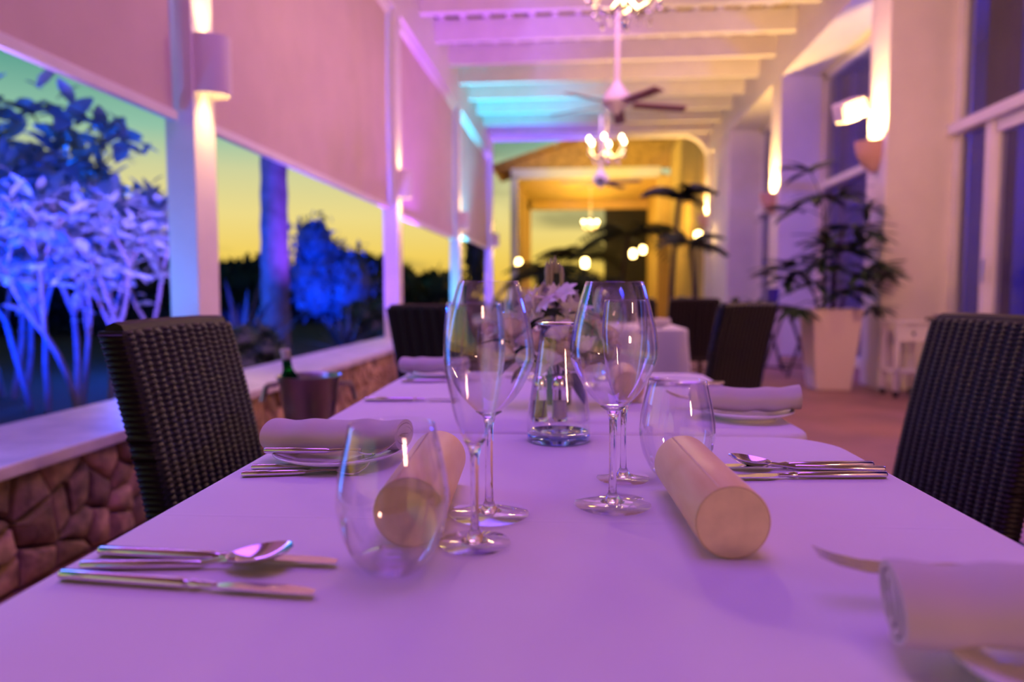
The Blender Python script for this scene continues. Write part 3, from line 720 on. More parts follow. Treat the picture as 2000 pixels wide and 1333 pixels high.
dining_table(-.395, .405, 1.112, 1.962, 'dining table under the second white cloth', 'second white tablecloth, under the flower bouquet', rc=.05)
dining_table(-.42, .80, 4.24, 5.1, 'dining table under the third white cloth', 'third white tablecloth, its front drop showing beside a chair', .28)
dining_table(-.45, .85, 6.6, 7.5, 'dining table under the farthest white cloth', 'farthest white tablecloth among the dark chairs', .28)

# ------------------------------------------------------------------ wicker chairs
def wicker_back():
    NU, NV, th = 14*6+1, 130, .022            # woven ridges: 14 stakes wide, 43 strand rows
    w, h, lean = .412, .46, .21
    def pt(a, b_, side):
        rid = abs(math.sin(PI*14*a)); row = math.sin(2*PI*43*b_); k = math.floor(14*a)
        d = .006*rid**.7 + .0028*row*(1 if k % 2 else -1)*rid + .0016*math.cos(2*PI*43*b_)
        edge = (.006*(1 if row > 0 else 0)) * (1 if a in (0, 1) else 0)
        y_ = (a-.5)*(w + .006*b_); y_ += edge*(1 if a == 1 else -1)
        zz = b_*h; top = .004*math.sin(PI*a)
        x = -lean*zz*(.72+.28*b_)
        if a in (0, 1) or b_ in (0, 1): d *= .3
        rnd = 1
        return (x + side*(th+d)*rnd, y_, zz + top*b_)
    g = MB(); us = [i/(NU-1) for i in range(NU)]; vs = [j/(NV-1) for j in range(NV)]
    v = []; f = []
    for side in (1, -1):
        for b_ in vs:
            for a in us: v.append(pt(a, b_, side))
    K = NU*NV
    for j in range(NV-1):
        for i in range(NU-1):
            q = (j*NU+i, j*NU+i+1, (j+1)*NU+i+1, (j+1)*NU+i); f.append(q); f.append(tuple(K+t for t in reversed(q)))
    for i in range(NU-1):
        f.append((K+i, K+i+1, i+1, i)); a = (NV-1)*NU; f.append((a+i, a+i+1, K+a+i+1, K+a+i))
    for j in range(NV-1):
        f.append((j*NU, (j+1)*NU, K+(j+1)*NU, K+j*NU)); e = NU-1; f.append((K+j*NU+e, K+(j+1)*NU+e, (j+1)*NU+e, j*NU+e))
    return g.add(v, f)
def wicker_chair(loc, rz, label):             # faces +X in its own frame; origin on the floor under the seat's rear
    t = thing('wicker_chair', label, 'chair', loc, rz, 'dark wicker dining chairs')
    o = wicker_back().obj('backrest', M['wicker'], t, 60, loc=(0, 0, .44))
    MB().tube([(-.0966, -.197, .897), (-.0966, -.1, .900), (-.0966, .1, .900), (-.0966, .197, .897)], .019, 8).obj('top_rail', M['wicker'], t)
    def st(a, b_):
        return (-.02+.46*a, (b_-.5)*.46, .455 + .004*abs(math.sin(PI*12*b_)) + .002*math.sin(2*PI*30*a))
    s_ = MB().grid(st, 61, 49); s_.b2((-.02, -.23, .385), (.44, .23, .453)); s_.obj('seat', M['wicker'], t, 60)
    for x, y_, q in ((.40, -.2, 0), (.40, .2, 0), (.01, -.2, -.06), (.01, .2, -.06)):
        MB().tube([(x, y_, .39), (x+q, y_, 0)], [.022, .016], 8).obj('leg', M['wood_d'], t)
    for y_ in (-.2, .2): MB().tube([(.40, y_, .17), (-.015, y_, .17)], .01, 6).obj('stretcher', M['wood_d'], t)
    return t
ch = wicker_chair(T(-.676, 1.418, 0), TA, 'dark wicker chair at the left of the nearest tables, ribbed back in full view')
def place(u, v, rz, label): return dup(ch, label, T(u, v, 0), TA+rz)
place(.925, 1.71, PI+R(4), 'dark wicker chair at the right, cut by the picture edge')
place(.92, 3.72, R(128), 'black-looking wicker chair at the near right corner of the third table')
place(-.47, 3.02, R(60), 'dark wicker chair at the near left corner of the third table')
place(.62, 5.75, -PI/2+R(0), 'dark wicker chair behind the third table, on its right')
place(.05, 5.75, -PI/2, 'dark wicker chair behind the third table, on its left')
place(1.22, 7.05, PI, 'dark wicker chair at the right end of the farthest table')
place(.55, 6.1, PI/2, 'dark wicker chair with its back to the viewer at the farthest table, right one')
place(-.1, 6.1, PI/2, 'dark wicker chair with its back to the viewer at the farthest table, left one')
place(1.35, 8.2, PI, 'dark wicker chair alone beyond the farthest table')
place(1.15, 6.05, R(95), 'dark wicker chair with its back to the viewer, beside the farthest table on its right')
place(1.75, 7.4, R(170), 'dark wicker chair standing apart to the right of the farthest table')

# ------------------------------------------------------------------ glassware
def ring(t, name, prof, m, n=48): return MB().lathe(prof, n).obj(name, m, t, 60)
def wall(prof, th=.0011):                      # outer profile up, thin wall, inner profile down
    inn = [(max(r_-th, .0004), z+(th*1.5 if i == 0 else 0)) for i, (r_, z) in enumerate(prof)]
    return prof + [(prof[-1][0]-th*.5, prof[-1][1]+th*.5)] + list(reversed(inn))
def smooth(pts, k=4):                          # Catmull-Rom through the profile
    out = []
    for i in range(len(pts)-1):
        p0, p1, p2, p3 = pts[max(i-1, 0)], pts[i], pts[i+1], pts[min(i+2, len(pts)-1)]
        for j in range(k):
            t = j/k
            out.append(tuple(.5*((2*p1[q]) + (-p0[q]+p2[q])*t + (2*p0[q]-5*p1[q]+4*p2[q]-p3[q])*t*t + (-p0[q]+3*p1[q]-3*p2[q]+p3[q])*t**3) for q in (0, 1)))
    return out + [pts[-1]]
def stemware(kind, label, u, v, group, bowl, sh, fr, sr):
    t = thing(kind, label, 'glass', T(u, v, TZ+.0008), 0, group)
    p = smooth(bowl)
    ring(t, 'bowl', wall([(.0006, bowl[0][1])] + p), M['bowl'], 64)
    z0 = bowl[0][1]
    ring(t, 'stem', [(.0125, .0035), (.008, .006), (sr*1.15, .014), (sr, .03), (sr, sh*.7), (sr*1.1, sh*.88), (sr*1.8, z0-.002), (bowl[1][0]*.9, (z0+bowl[1][1])/2), (.002, z0+.0004)], M['glass'], 24)
    ring(t, 'foot', [(.001, 0), (fr*.97, 0), (fr, .0012), (fr*.98, .0022), (fr*.5, .0034), (.013, .0045), (.001, .0046)], M['foot'], 64)
    return t
WB = [(.006, .100), (.0145, .1045), (.0290, .1205), (.0412, .1440), (.0443, .157), (.0426, .177), (.0369, .203), (.0293, .229)]
FB = [(.005, .088), (.011, .096), (.0175, .113), (.0228, .138), (.0258, .162), (.0262, .176), (.0250, .194), (.0235, .2095)]
def wine(u, v, label): return stemware('wine_glass', label, u, v, 'large wine glasses', WB, .10, .0395, .0037)
def flute(u, v, label): return stemware('champagne_flute', label, u, v, 'slim champagne flutes', FB, .088, .031, .0034)
w1 = wine(-.062, .692, 'large wine glass on the left, behind the near champagne flute')
dup(w1, 'large wine glass on the right, in front of the second flute', T(.062, .730, TZ+.0008))
f1 = flute(-.067, .608, 'champagne flute on the left, standing nearest the viewer')
dup(f1, 'champagne flute on the right, seen through the large wine glass', T(.083, .834, TZ+.0008))
dup(w1, 'wine glass on the second table, behind the bouquet on its left', T(-.085, 1.84))
dup(f1, 'champagne flute on the second table, behind the bouquet', T(-.03, 1.77))
dup(w1, 'wine glass on the second table, half hidden by the right wine glass', T(.14, 1.80))
def tumbler(u, v, label):
    t = thing('tumbler', label, 'glass', T(u, v, TZ+.0008), 0, 'stemless tumblers')
    p = smooth([(.022, .0012), (.030, .010), (.039, .028), (.0435, .048), (.0440, .062), (.0405, .085), (.0335, .116)])
    ring(t, 'bowl', wall([(.0006, .0)] + p), M['bowl'], 64)
    ring(t, 'base', [(.001, .0018), (.021, .0018), (.0285, .0095), (.027, .0105), (.015, .0085), (.001, .008)], M['foot'], 48)
    return t
tu = tumbler(-.125, .547, 'stemless tumbler on the left, in front of a birch tube')
dup(tu, 'stemless tumbler on the right, behind a birch tube', T(.146, .842, TZ+.0008))
dup(tu, 'stemless tumbler on the second table, right of the bouquet', T(.075, 1.62))
# carafe
t = thing('carafe', 'clear glass carafe with a heavy blue-tinted base, before the bouquet', 'carafe', T(.009, 1.052, TZ+.0008), 0)
p = smooth([(.0455, .010), (.0475, .020), (.0468, .036), (.0420, .068), (.0345, .108), (.0300, .140), (.0288, .160), (.0310, .172)])
ring(t, 'body', wall([(.0006, .009)] + p, .0016), M['bowl'], 64)
ring(t, 'base', [(.001, 0), (.0445, 0), (.0472, .003), (.0468, .010), (.044, .0135), (.02, .0115), (.001, .011)], M['base_blue'], 64)
ring(t, 'rim', [(.0298, .1705), (.0316, .1722), (.0312, .1738), (.0298, .1732)], M['steel'], 48)
# salt and pepper
def shaker(u, v, label, fill):
    t = thing('shaker', label, 'shaker', T(u, v), 0, 'glass salt and pepper shakers')
    ring(t, 'body', [(.001, 0), (.0125, 0), (.0138, .003), (.0125, .02), (.0115, .056), (.001, .056)], M['glass'], 24)
    ring(t, 'filling', [(.001, .006), (.009, .006), (.0085, .034), (.001, .035)], M[fill], 16)
    ring(t, 'cap', [(.0125, .054), (.0130, .058), (.0125, .070), (.009, .076), (.001, .078)], M['steel'], 24)
shaker(-.022, 1.215, 'left glass shaker with a steel cap, behind the carafe', 'pepper')
shaker(.012, 1.217, 'right glass shaker with a steel cap, behind the carafe', 'salt')

# ------------------------------------------------------------------ birch tubes
def birch_tube(u, v, L, rz, label):
    t = thing('birch_tube', label, 'tube', T(u, v, TZ), TA+rz, 'birch-bark tubes lying on the cloths')
    r_ = .031; n = 64; v_ = []; f = []
    for (q, y_) in ((r_-.0008, 0), (r_, .0008), (r_, L*.5), (r_, L-.0008), (r_-.0008, L)):
        v_ += [(q*math.cos(2*PI*i/n), y_, r_+q*math.sin(2*PI*i/n)) for i in range(n)]
    for j in range(4):
        for i in range(n): f.append((j*n+i, j*n+(i+1) % n, (j+1)*n+(i+1) % n, (j+1)*n+i))
    b = MB().add(v_, [tuple(reversed(q)) for q in f]); b.obj('shell', M['birch'], t, 50)
    for y_, sg in ((-.0002, 1), (L+.0002, -1)):
        vv = [((r_-.0012)*math.cos(2*PI*i/n), y_, r_+(r_-.0012)*math.sin(2*PI*i/n)) for i in range(n)]
        vv += [(x, y_+sg*.0012, z) for x, _, z in vv]
        ff = [tuple(range(n)), tuple(reversed(range(n, 2*n)))] + [(i, n+i, n+(i+1) % n, (i+1) % n) for i in range(n)]
        MB().add(vv, ff if sg > 0 else [tuple(reversed(q)) for q in ff]).obj('end_disc', M['birch_end'], t, 40)
    sm = MB(); vv = []
    for k in range(5):
        a = PI*.62 + .012*(k-2); vv += [((r_+.0006)*math.cos(a), .001, r_+(r_+.0006)*math.sin(a)), ((r_+.0006)*math.cos(a), L-.001, r_+(r_+.0006)*math.sin(a))]
    sm.add(vv, [(2*k, 2*k+1, 2*k+3, 2*k+2) for k in range(4)]).obj('overlap_seam', M['birch_end'], t)
    return t
birch_tube(-.1225, .597, .205, R(2.0), 'birch-bark tube on the left, seen through a tumbler')
birch_tube(.148, .585, .205, R(1.2), 'birch-bark tube on the right, its round end facing out')
birch_tube(.150, 1.415, .19, R(-2), 'birch-bark tube on the second table, behind the right flute')

# ------------------------------------------------------------------ cutlery
def handle_prof(t, L, r_=.0046):
    pts = [(0, 0, r_), (.002, 0, r_), (L*.5, 0, r_), (L-.004, 0, r_), (L, 0, r_)]
    MB().tube(pts, [r_*.72, r_, r_*.96, r_*.86, r_*.6], 14).obj('handle', M['steel'], t, 40)
def knife(u, v, rz, label, L=.205, z=TZ):
    t = thing('table_knife', label, 'knife', T(u, v, z), TA+rz, 'steel table knives'); h = L*.52
    handle_prof(t, h)
    MB().tube([(h, 0, .0046), (h+.004, 0, .0046), (h+.012, 0, .0046), (h+.022, 0, .0046)], [.003, .0042, .0028, .0026], 12).obj('neck', M['steel'], t)
    b = MB(); v_ = []; n = 10; bl = L-h-.02
    for i in range(n+1):
        s_ = i/n; x = h+.02+bl*s_; w = .0024+.0068*min(1, s_*5)*(1 - max(0, s_-.72)**2*9.5)
        th = .0011*(1-s_*.6)
        v_ += [(x, -.0028-w*.2, .0046+th), (x, w, .0046+th*.25), (x, w, .0046-th*.25), (x, -.0028-w*.2, .0046-th)]
    f = [(0, 1, 2, 3), (4*n+3, 4*n+2, 4*n+1, 4*n)]
    for i in range(n):
        for k in range(4): f.append((4*i+k, 4*i+4+k, 4*i+4+(k+1) % 4, 4*i+(k+1) % 4))
    b.add(v_, f); b.obj('blade', M['steel'], t, 30); return t
def spoon(u, v, rz, label, L=.19, z=TZ, s=1):
    t = thing('table_spoon', label, 'spoon', T(u, v, z), TA+rz, 'steel spoons'); h = L*.58
    handle_prof(t, h, .0040)
    nb = L-h-.052*s
    MB().tube([(h-.002, 0, .004), (h+nb*.5, 0, .0062), (h+nb, 0, .0075), (h+nb+.006, 0, .0068)], [.0028, .0024, .0026, .004], 10).obj('neck', M['steel'], t)
    def pt(a, b_, off):
        x = a*2-1; hw = .0205*s*math.sqrt(max(0, 1-x*x))*(1+.12*x); y_ = (b_*2-1)*hw
        q = max(0, 1-x*x)*(1-(b_*2-1)**2)
        return (h+nb+.026*s+.028*s*x, y_, .0105+.004*(x+1)*.9 - .0090*s*q - off)
    g = MB(); U_, V_ = 17, 11
    v_ = [pt(i/(U_-1), j/(V_-1), o) for o in (0, .0009) for j in range(V_) for i in range(U_)]; K = U_*V_; f = []
    for j in range(V_-1):
        for i in range(U_-1):
            q = (j*U_+i, j*U_+i+1, (j+1)*U_+i+1, (j+1)*U_+i); f += [q, tuple(K+k for k in reversed(q))]
    for i in range(U_-1):
        f += [(K+i, K+i+1, i+1, i), ((V_-1)*U_+i, (V_-1)*U_+i+1, K+(V_-1)*U_+i+1, K+(V_-1)*U_+i)]
    g.add(v_, f); g.obj('bowl', M['steel'], t, 60); return t
def fork(u, v, rz, label, L=.20, z=TZ, pitch=0):
    t = thing('table_fork', label, 'fork', T(u, v, z), TA+rz, 'steel table forks'); t.rotation_euler = (0, pitch, TA+rz); h = L*.50
    handle_prof(t, h, .0040)
    MB().tube([(h-.002, 0, .004), (h+.02, 0, .0058), (h+.034, 0, .0052), (h+.040, 0, .0042)], [.0028, .0022, .0024, .0045], 10, flat=.8).obj('neck', M['steel'], t)
    sh = MB(); v_ = []
    for s_, w, z_ in ((0, .0045, .0046), (.006, .0095, .0032), (.014, .0118, .0024), (.020, .0120, .0024)):
        v_ += [(h+.036+s_, -w, z_+.001), (h+.036+s_, w, z_+.001), (h+.036+s_, w, z_-.0006), (h+.036+s_, -w, z_-.0006)]
    f = [(0, 1, 2, 3), (15, 14, 13, 12)]
    for i in range(3):
        for k in range(4): f.append((4*i+k, 4*i+4+k, 4*i+4+(k+1) % 4, 4*i+(k+1) % 4))
    sh.add(v_, f).obj('head', M['steel'], t, 40)
    tl = L-h-.054
    tm = MB().tube([(h+.054, 0, .0026), (h+.054+tl*.4, 0, .0046), (h+.054+tl*.75, 0, .0092), (h+.054+tl, 0, .0150)], [.0018, .0017, .0014, .0006], 8, flat=.7).mesh('tine', M['steel'])
    for k in range(4): inst('tine', tm, t, Matrix.Translation((0, -.0099+.0066*k, 0)))
    return t
# left trio near the viewer
knife(-.376, .563, R(-3.5), 'knife farthest from the viewer in the left trio beside the tumbler')
spoon(-.372, .533, R(5), 'spoon between the two knives of the left trio', L=.165, s=.95)
knife(-.374, .513, R(-6), 'knife nearest the viewer in the left trio')
# left pair by the plate
fork(-.368, .818, R(11), 'dessert fork with a bent neck, in the left pair before the plate', L=.15)
spoon(-.370, .851, R(7), 'dessert spoon in the left pair before the plate', L=.15, s=.62)
# right trio
knife(.400, .907, PI+R(4.5), 'farther knife of the right trio behind the birch tube')
spoon(.405, .886, PI-R(2), 'spoon resting between the knives of the right trio', L=.185, s=.95)
knife(.394, .857, PI+R(4.5), 'nearer knife of the right trio behind the birch tube')
# second table
knife(-.376, 1.408, R(2.5), 'violet-lit knife alone on the left edge of the second table', L=.19)
knife(-.365, 1.700, R(8), 'far knife on the left of the second table, before a plate', L=.19)
spoon(.407, 1.716, PI+R(2), 'far spoon on the right of the second table', L=.19)
knife(.395, 1.690, PI+R(3), 'far knife lying next to the far spoon on the second table', L=.19)

# ------------------------------------------------------------------ plates and napkins
def plate(u, v, label, r_=.082):
    t = thing('side_plate', label, 'plate', T(u, v), 0, 'white side plates')
    MB().lathe([(.001, .0025), (r_*.56, .0025), (r_*.58, 0), (r_*.63, 0), (r_*.65, .004), (r_*.86, .0095), (r_, .0145), (r_*1.005, .0158), (r_*.99, .0168), (r_*.85, .0122), (r_*.62, .0068), (.001, .0060)], 64).obj('dish', M['china'], t, 60)
    return t
def napkin(u, v, z, L, rz, label, w=.034, hgt=.021, turns=4, sag=0):
    t = bpy.data.objects.new('napkin_tmp', None); b = MB(); n = 110; th = .0022
    pts = []
    for i in range(n+1):
        s_ = i/n; a = 2*PI*turns*s_ - PI*.5; q = .10+.90*s_
        pts.append((w*q*math.cos(a)*(1 if math.cos(a) < 0 else .92), hgt*q*math.sin(a)))
    nl = 26; vo = []; vi = []
    for k in range(nl+1):
        x = L*(k/nl-.5); e = 1+.03*math.sin(k*1.1)
        for i, (py, pz) in enumerate(pts):
            pn = pts[min(i+1, n)]; pp = pts[max(i-1, 0)]; tx, tz = pn[0]-pp[0], pn[1]-pp[1]; l = math.hypot(tx, tz) or 1
            nx_, nz_ = tz/l, -tx/l
            xs = x + (.006*math.sin(i*.23)*(1 if k in (0, nl) else 0))
            y_ = py*e; z_ = hgt + pz*e + sag*abs(x/L*2)**2 + .0012*math.sin(k*.7+i*.15)*(i/n)
            vo.append((xs, y_+nx_*th, z_+nz_*th)); vi.append((xs, y_-nx_*th, z_-nz_*th))
    m = n+1; K = len(vo); f = []
    for k in range(nl):
        for i in range(n):
            q = (k*m+i, k*m+i+1, (k+1)*m+i+1, (k+1)*m+i); f += [tuple(reversed(q)), tuple(K+j for j in q)]
    for i in range(n): f += [(i, i+1, K+i+1, K+i), tuple(reversed((nl*m+i, nl*m+i+1, K+nl*m+i+1, K+nl*m+i)))]
    for k in range(nl): f += [(k*m+n, (k+1)*m+n, K+(k+1)*m+n, K+k*m+n), tuple(reversed((k*m, (k+1)*m, K+(k+1)*m, K+k*m)))]
    bpy.data.objects.remove(t)
    b.add(vo+vi, f); o = b.obj('rolled_napkin', M['napkin'], None, 60)
    o.location = T(u, v, z); o.rotation_euler = (0, 0, TA+rz)
    return tag(o, label, 'napkin', 'rolled grey napkins on the plates')
plate(-.277, .905, 'white side plate on the left of the nearest table')
napkin(-.282, .925, TZ+.0135, .175, R(1), 'rolled grey napkin on the left plate, its scrolled end toward the glasses', .036, .0185)
fork(-.362, .872, R(2), 'fork laid on the left plate along the rolled napkin', L=.165, z=TZ+.0165)
plate(.308, .405, 'white side plate cut by the lower right corner')
napkin(.316, .430, TZ+.0135, .225, R(-1.5), 'big blurred rolled napkin in the lower right corner', .036, .0215)
fork(.402, .487, PI-R(7), 'fork with raised tines beside the blurred corner napkin', L=.215, z=TZ+.031, pitch=R(3))
plate(.335, 1.262, 'white side plate on the right of the second table')
napkin(.335, 1.262, TZ+.0135, .185, R(-2), 'rolled grey napkin on the right of the second table', .036, .0195, sag=.006)
fork(.405, 1.320, PI-R(12), 'fork tucked behind the rolled napkin on the second table', L=.195, z=TZ+.018)
plate(-.298, 1.825, 'white side plate at the far left of the second table')
napkin(-.305, 1.835, TZ+.0135, .165, R(1), 'rolled napkin at the far left of the second table', .034, .018)
# third table
for u, v, lb in ((.62, 4.42, 'right'), (.10, 4.42, 'middle')):
    plate(u, v, 'white side plate on the third table, %s one' % lb); napkin(u, v, TZ+.0135, .19, 0, 'rolled napkin on the third table, %s one' % lb, .036, .022)
dup(w1, 'wine glass on the third table beside the middle plate', T(.30, 4.5))
dup(w1, 'wine glass on the third table near its left edge', T(-.15, 4.5))

# ------------------------------------------------------------------ bouquet
bq = thing('flower_arrangement', 'low bouquet of white flowers and cream roses in a dark vase', 'flowers', T(.011, 1.40), TA)
MB().lathe([(.001, 0), (.025, 0), (.0265, .003), (.0265, .056), (.0245, .0565), (.0245, .010), (.001, .009)], 32).obj('vase', M['vase'], bq, 40)
def rose(c, s_, m):
    rg = random.Random(int(abs(c[0])*9999)+3); b = MB()
    for ringn, (q, lift, op) in enumerate(((.30, .55, .1), (.62, .25, .45), (.92, -.05, .8), (1.05, -.3, 1.1))):
        k = 3 + ringn
        for j in range(k):
            a0 = 2*PI*j/k + ringn*.7 + rg.uniform(-.1, .1); hw = PI/k*1.35
            def fn(a, h):
                an = a0 + (a-.5)*2*hw; rr = s_*q*(.35+.65*math.sin(PI*.5*min(1, h*1.15)))*(1+.12*op*h)
                zz = s_*(-.6 + (1.15+.15*lift)*h - .30*op*max(0, h-.7)/.3 - .10*(abs(a-.5)*2)**2)
                return (rr*math.cos(an), rr*math.sin(an), zz)
            g = MB().grid(fn, 7, 6); b.add(g.v, g.f)
    g = MB().grid(lambda u, v: (s_*.7*math.sin(PI*v)*math.cos(2*PI*u), s_*.7*math.sin(PI*v)*math.sin(2*PI*u), -.1*s_+s_*.55*math.cos(PI*v)), 12, 8, True); b.add(g.v, g.f)
    o = b.obj('rose', m, bq, 60, loc=c); o.rotation_euler = (rg.uniform(.3, .9), rg.uniform(-.3, .3), rg.uniform(0, 6)); return o
def star(c, s_, e):
    o = inst('star_flower', STAR, bq, Matrix.Translation(c) @ Euler(e).to_matrix().to_4x4() @ Matrix.Scale(s_, 4)); return o
sb = MB()
for j in range(6):
    a = 2*PI*j/6; ca, sa = math.cos(a), math.sin(a); v_ = []
    for i in range(5):
        s_ = i/4; w = .30*math.sin(PI*(.12+.84*s_)); x = s_; z = .35*s_-.45*s_*s_
        v_ += [(x*ca + w*sa, x*sa - w*ca, z+.06), (x*ca, x*sa, z), (x*ca - w*sa, x*sa + w*ca, z+.06)]
    sb.add(v_, [q for i in range(4) for q in ((3*i, 3*i+3, 3*i+4, 3*i+1), (3*i+1, 3*i+4, 3*i+5, 3*i+2))])
sb.tube([(0, 0, -.9), (0, 0, 0)], [.06, .12], 6)
STAR = sb.mesh('star_flower', M['petal'])
ROSES = [(-.055, -.085, .135, .020, 'cream'), (.0, -.085, .15, .022, 'petal'), (.045, -.08, .125, .021, 'petal'), (-.015, -.075, .10, .021, 'petal'), (.095, -.03, .10, .020, 'petal'), (-.10, -.04, .105, .020, 'cream'), (-.035, -.07, .085, .022, 'petal'), (.030, -.075, .092, .024, 'petal'), (.085, -.05, .14, .021, 'cream'), (-.085, -.05, .15, .022, 'cream'), (-.062, -.075, .100, .015, 'petal'), (-.036, -.055, .126, .023, 'cream'), (.006, -.06, .116, .027, 'cream'), (-.098, -.01, .125, .021, 'petal'), (.068, -.04, .105, .024, 'petal'),
         (-.128, .0, .142, .019, 'cream'), (.045, -.03, .152, .022, 'cream'), (.10, .01, .12, .021, 'cream'), (-.005, .03, .16, .026, 'petal'), (.03, .06, .12, .025, 'cream')]
for x, y_, z, s_, m in ROSES: rose((x, y_, z), s_*1.12, M[m])
rg = random.Random(5)
for (px, py, s_) in [(560, 500, 1), (610, 420, 1), (640, 470, 1), (680, 350, 1), (770, 310, 1), (820, 330, 1), (910, 290, 1), (900, 420, 1), (980, 420, 1), (1050, 480, 1), (1090, 450, 1), (520, 520, 1), (460, 500, 1), (1150, 560, 1), (1080, 610, 1), (760, 210, .9), (840, 230, .9), (700, 270, .9), (690, 370, 1), (740, 250, 1), (800, 265, 1), (890, 240, 1), (960, 300, .9), (890, 380, 1.1), (640, 330, .9), (700, 300, 1), (850, 320, 1), (930, 350, .9), (1000, 370, 1),
                     (1060, 430, 1), (500, 440, 1), (440, 420, .9), (560, 430, 1), (720, 420, 1), (400, 480, .9), (1110, 520, 1), (1130, 600, .9), (1040, 560, .9)]:
    X = (px/3.333+830-1085)/1000; Z = .22-(py/3.333+500-572)/1000
    star((X, rg.uniform(-.05, .02), Z), .027*s_, (rg.uniform(.5, 1.5), rg.uniform(-.5, .5), rg.uniform(0, 6)))
for (px, py, s_) in [(775, 130, 1), (800, 120, 1.1), (825, 115, 1.2), (850, 135, 1), (868, 150, .9), (790, 165, .9), (840, 175, .9)]:
    X = (px/3.333+830-1085)/1000; Z = .22-(py/3.333+500-572)/1000
    MB().lathe([(.002, -.022*s_), (.0042, -.01*s_), (.005, .006*s_), (.003, .02*s_), (.0006, .026*s_)], 8).obj('flower_bud', M['bud'], bq, loc=(X, -.02+rg.uniform(-.01, .01), Z))
MB().tube([(0, -.01, .05), (-.004, -.015, .16), (-.004, -.02, .255)], [.004, .004, .005], 7).obj('flower_stem', M['leaf'], bq)
for k in range(9):
    a = 2*PI*k/9+.2; MB().tube([(0, 0, .02), (.03*math.cos(a), .03*math.sin(a), .08), (.085*math.cos(a), .05*math.sin(a), .12)], .002, 5).obj('flower_stem', M['leaf'], bq)
lm = leaf_mesh(.055, .026, droop=.4).mesh('leaf', M['leaf'], 60)
for (px, py, e) in [(800, 360, .4), (830, 350, 2.2), (960, 350, 1), (700, 400, 3), (590, 590, 3.5), (970, 790, 5.6), (690, 440, 4), (1070, 430, .3), (760, 430, 5), (560, 640, 3.6), (930, 760, 5.2), (620, 700, 3.9),
                    (860, 400, 1.2), (980, 380, .2), (740, 690, 4.5), (1020, 650, 6), (480, 560, 3.2)]:
    X = (px/3.333+830-1085)/1000; Z = .22-(py/3.333+500-572)/1000
    inst('leaf', lm, bq, Matrix.Translation((X-.02*math.cos(e), rg.uniform(-.07, -.03), Z)) @ Euler((rg.uniform(-.5, .5), rg.uniform(-.5, .6), e)).to_matrix().to_4x4())

# ------------------------------------------------------------------ wine bucket and bottle by the wall
bk = thing('wine_bucket', 'dull steel wine bucket on a stand between the left chair and the wall', 'bucket', T(-.865, 2.49, 0), .3)
MB().lathe([(.001, .44), (.072, .44), (.078, .45), (.092, .56), (.104, .655), (.112, .668), (.114, .674), (.108, .674), (.098, .655), (.086, .56), (.072, .455), (.001, .452)], 40).obj('pail', M['steel_d'], bk, 50)
for sg in (1, -1):
    MB().tube([(sg*.105, -.03, .645), (sg*.145, -.03, .640), (sg*.158, -.03, .59), (sg*.158, .03, .59), (sg*.145, .03, .640), (sg*.105, .03, .645)], .007, 8).obj('handle', M['steel_d'], bk)
MB().lathe([(.075, .425), (.098, .425), (.098, .437), (.075, .437)], 32, closed=True).obj('stand_ring', M['steel_d'], bk)
for k in range(3):
    a = 2*PI*k/3; MB().tube([(.09*math.cos(a), .09*math.sin(a), .43), (.06*math.cos(a), .06*math.sin(a), .22), (.15*math.cos(a), .15*math.sin(a), .008)], .008, 8).obj('leg', M['steel_d'], bk)
bt = thing('wine_bottle', 'green wine bottle leaning in the steel bucket', 'bottle', T(-.905, 2.48, .455), 0)
bt.rotation_euler = (R(2), R(-7), 0)
MB().lathe([(.001, 0), (.034, 0), (.0365, .01), (.0365, .18), (.030, .215), (.0165, .245), (.0150, .30), (.0165, .302), (.0165, .312), (.014, .314), (.001, .314)], 28).obj('body', M['bottle'], bt, 50)
MB().lathe([(.0156, .262), (.0156, .298), (.0172, .301), (.0172, .315), (.001, .3165)], 20).obj('foil', M['napkin'], bt, 50)

# ------------------------------------------------------------------ right side: planters, trolley, tray stands
def planter(loc, label, h=.80, b0=.165, b1=.24):
    t = thing('planter', label, 'planter', loc, 0, 'tall white tapered planters')
    o = b1-.02
    v = [(-b0, -b0, 0), (b0, -b0, 0), (b0, b0, 0), (-b0, b0, 0), (-b1, -b1, h), (b1, -b1, h), (b1, b1, h), (-b1, b1, h), (-o, -o, h), (o, -o, h), (o, o, h), (-o, o, h), (-o, -o, h-.05), (o, -o, h-.05), (o, o, h-.05), (-o, o, h-.05)]
    f = [(3, 2, 1, 0)] + [(a+i, a+(i+1) % 4, a+4+(i+1) % 4, a+4+i) for a in (0, 4, 8) for i in range(4)]
    MB().add(v, f).obj('body', M['planter'], t, 0, bevel=.008)
    MB().b2((-o, -o, h-.09), (o, o, h-.045)).obj('potting_soil', M['soil'], t, 0)
    return t
planter((2.50, 7.42, 0), 'tall white tapered planter holding the lady palm')
planter((2.38, 9.62, 0), 'second tapered planter beyond, holding a small leafy plant')
lp = thing('lady_palm', 'dark green lady palm with fan leaves in the near white planter', 'plant', (2.50, 7.42, .755))
lf = MB(); v_ = []; f = []
for i in range(6):
    s_ = i/5; w = .046*math.sin(PI*(.1+.86*s_)); v_ += [(s_*.34, -w, -.10*s_*s_), (s_*.34, 0, -.10*s_*s_-.006), (s_*.34, w, -.10*s_*s_)]
for i in range(5): f += [(3*i, 3*i+3, 3*i+4, 3*i+1), (3*i+1, 3*i+4, 3*i+5, 3*i+2)]
lfm = lf.add(v_, f).mesh('leaflet', M['leaf'], 60)
rg = random.Random(9)
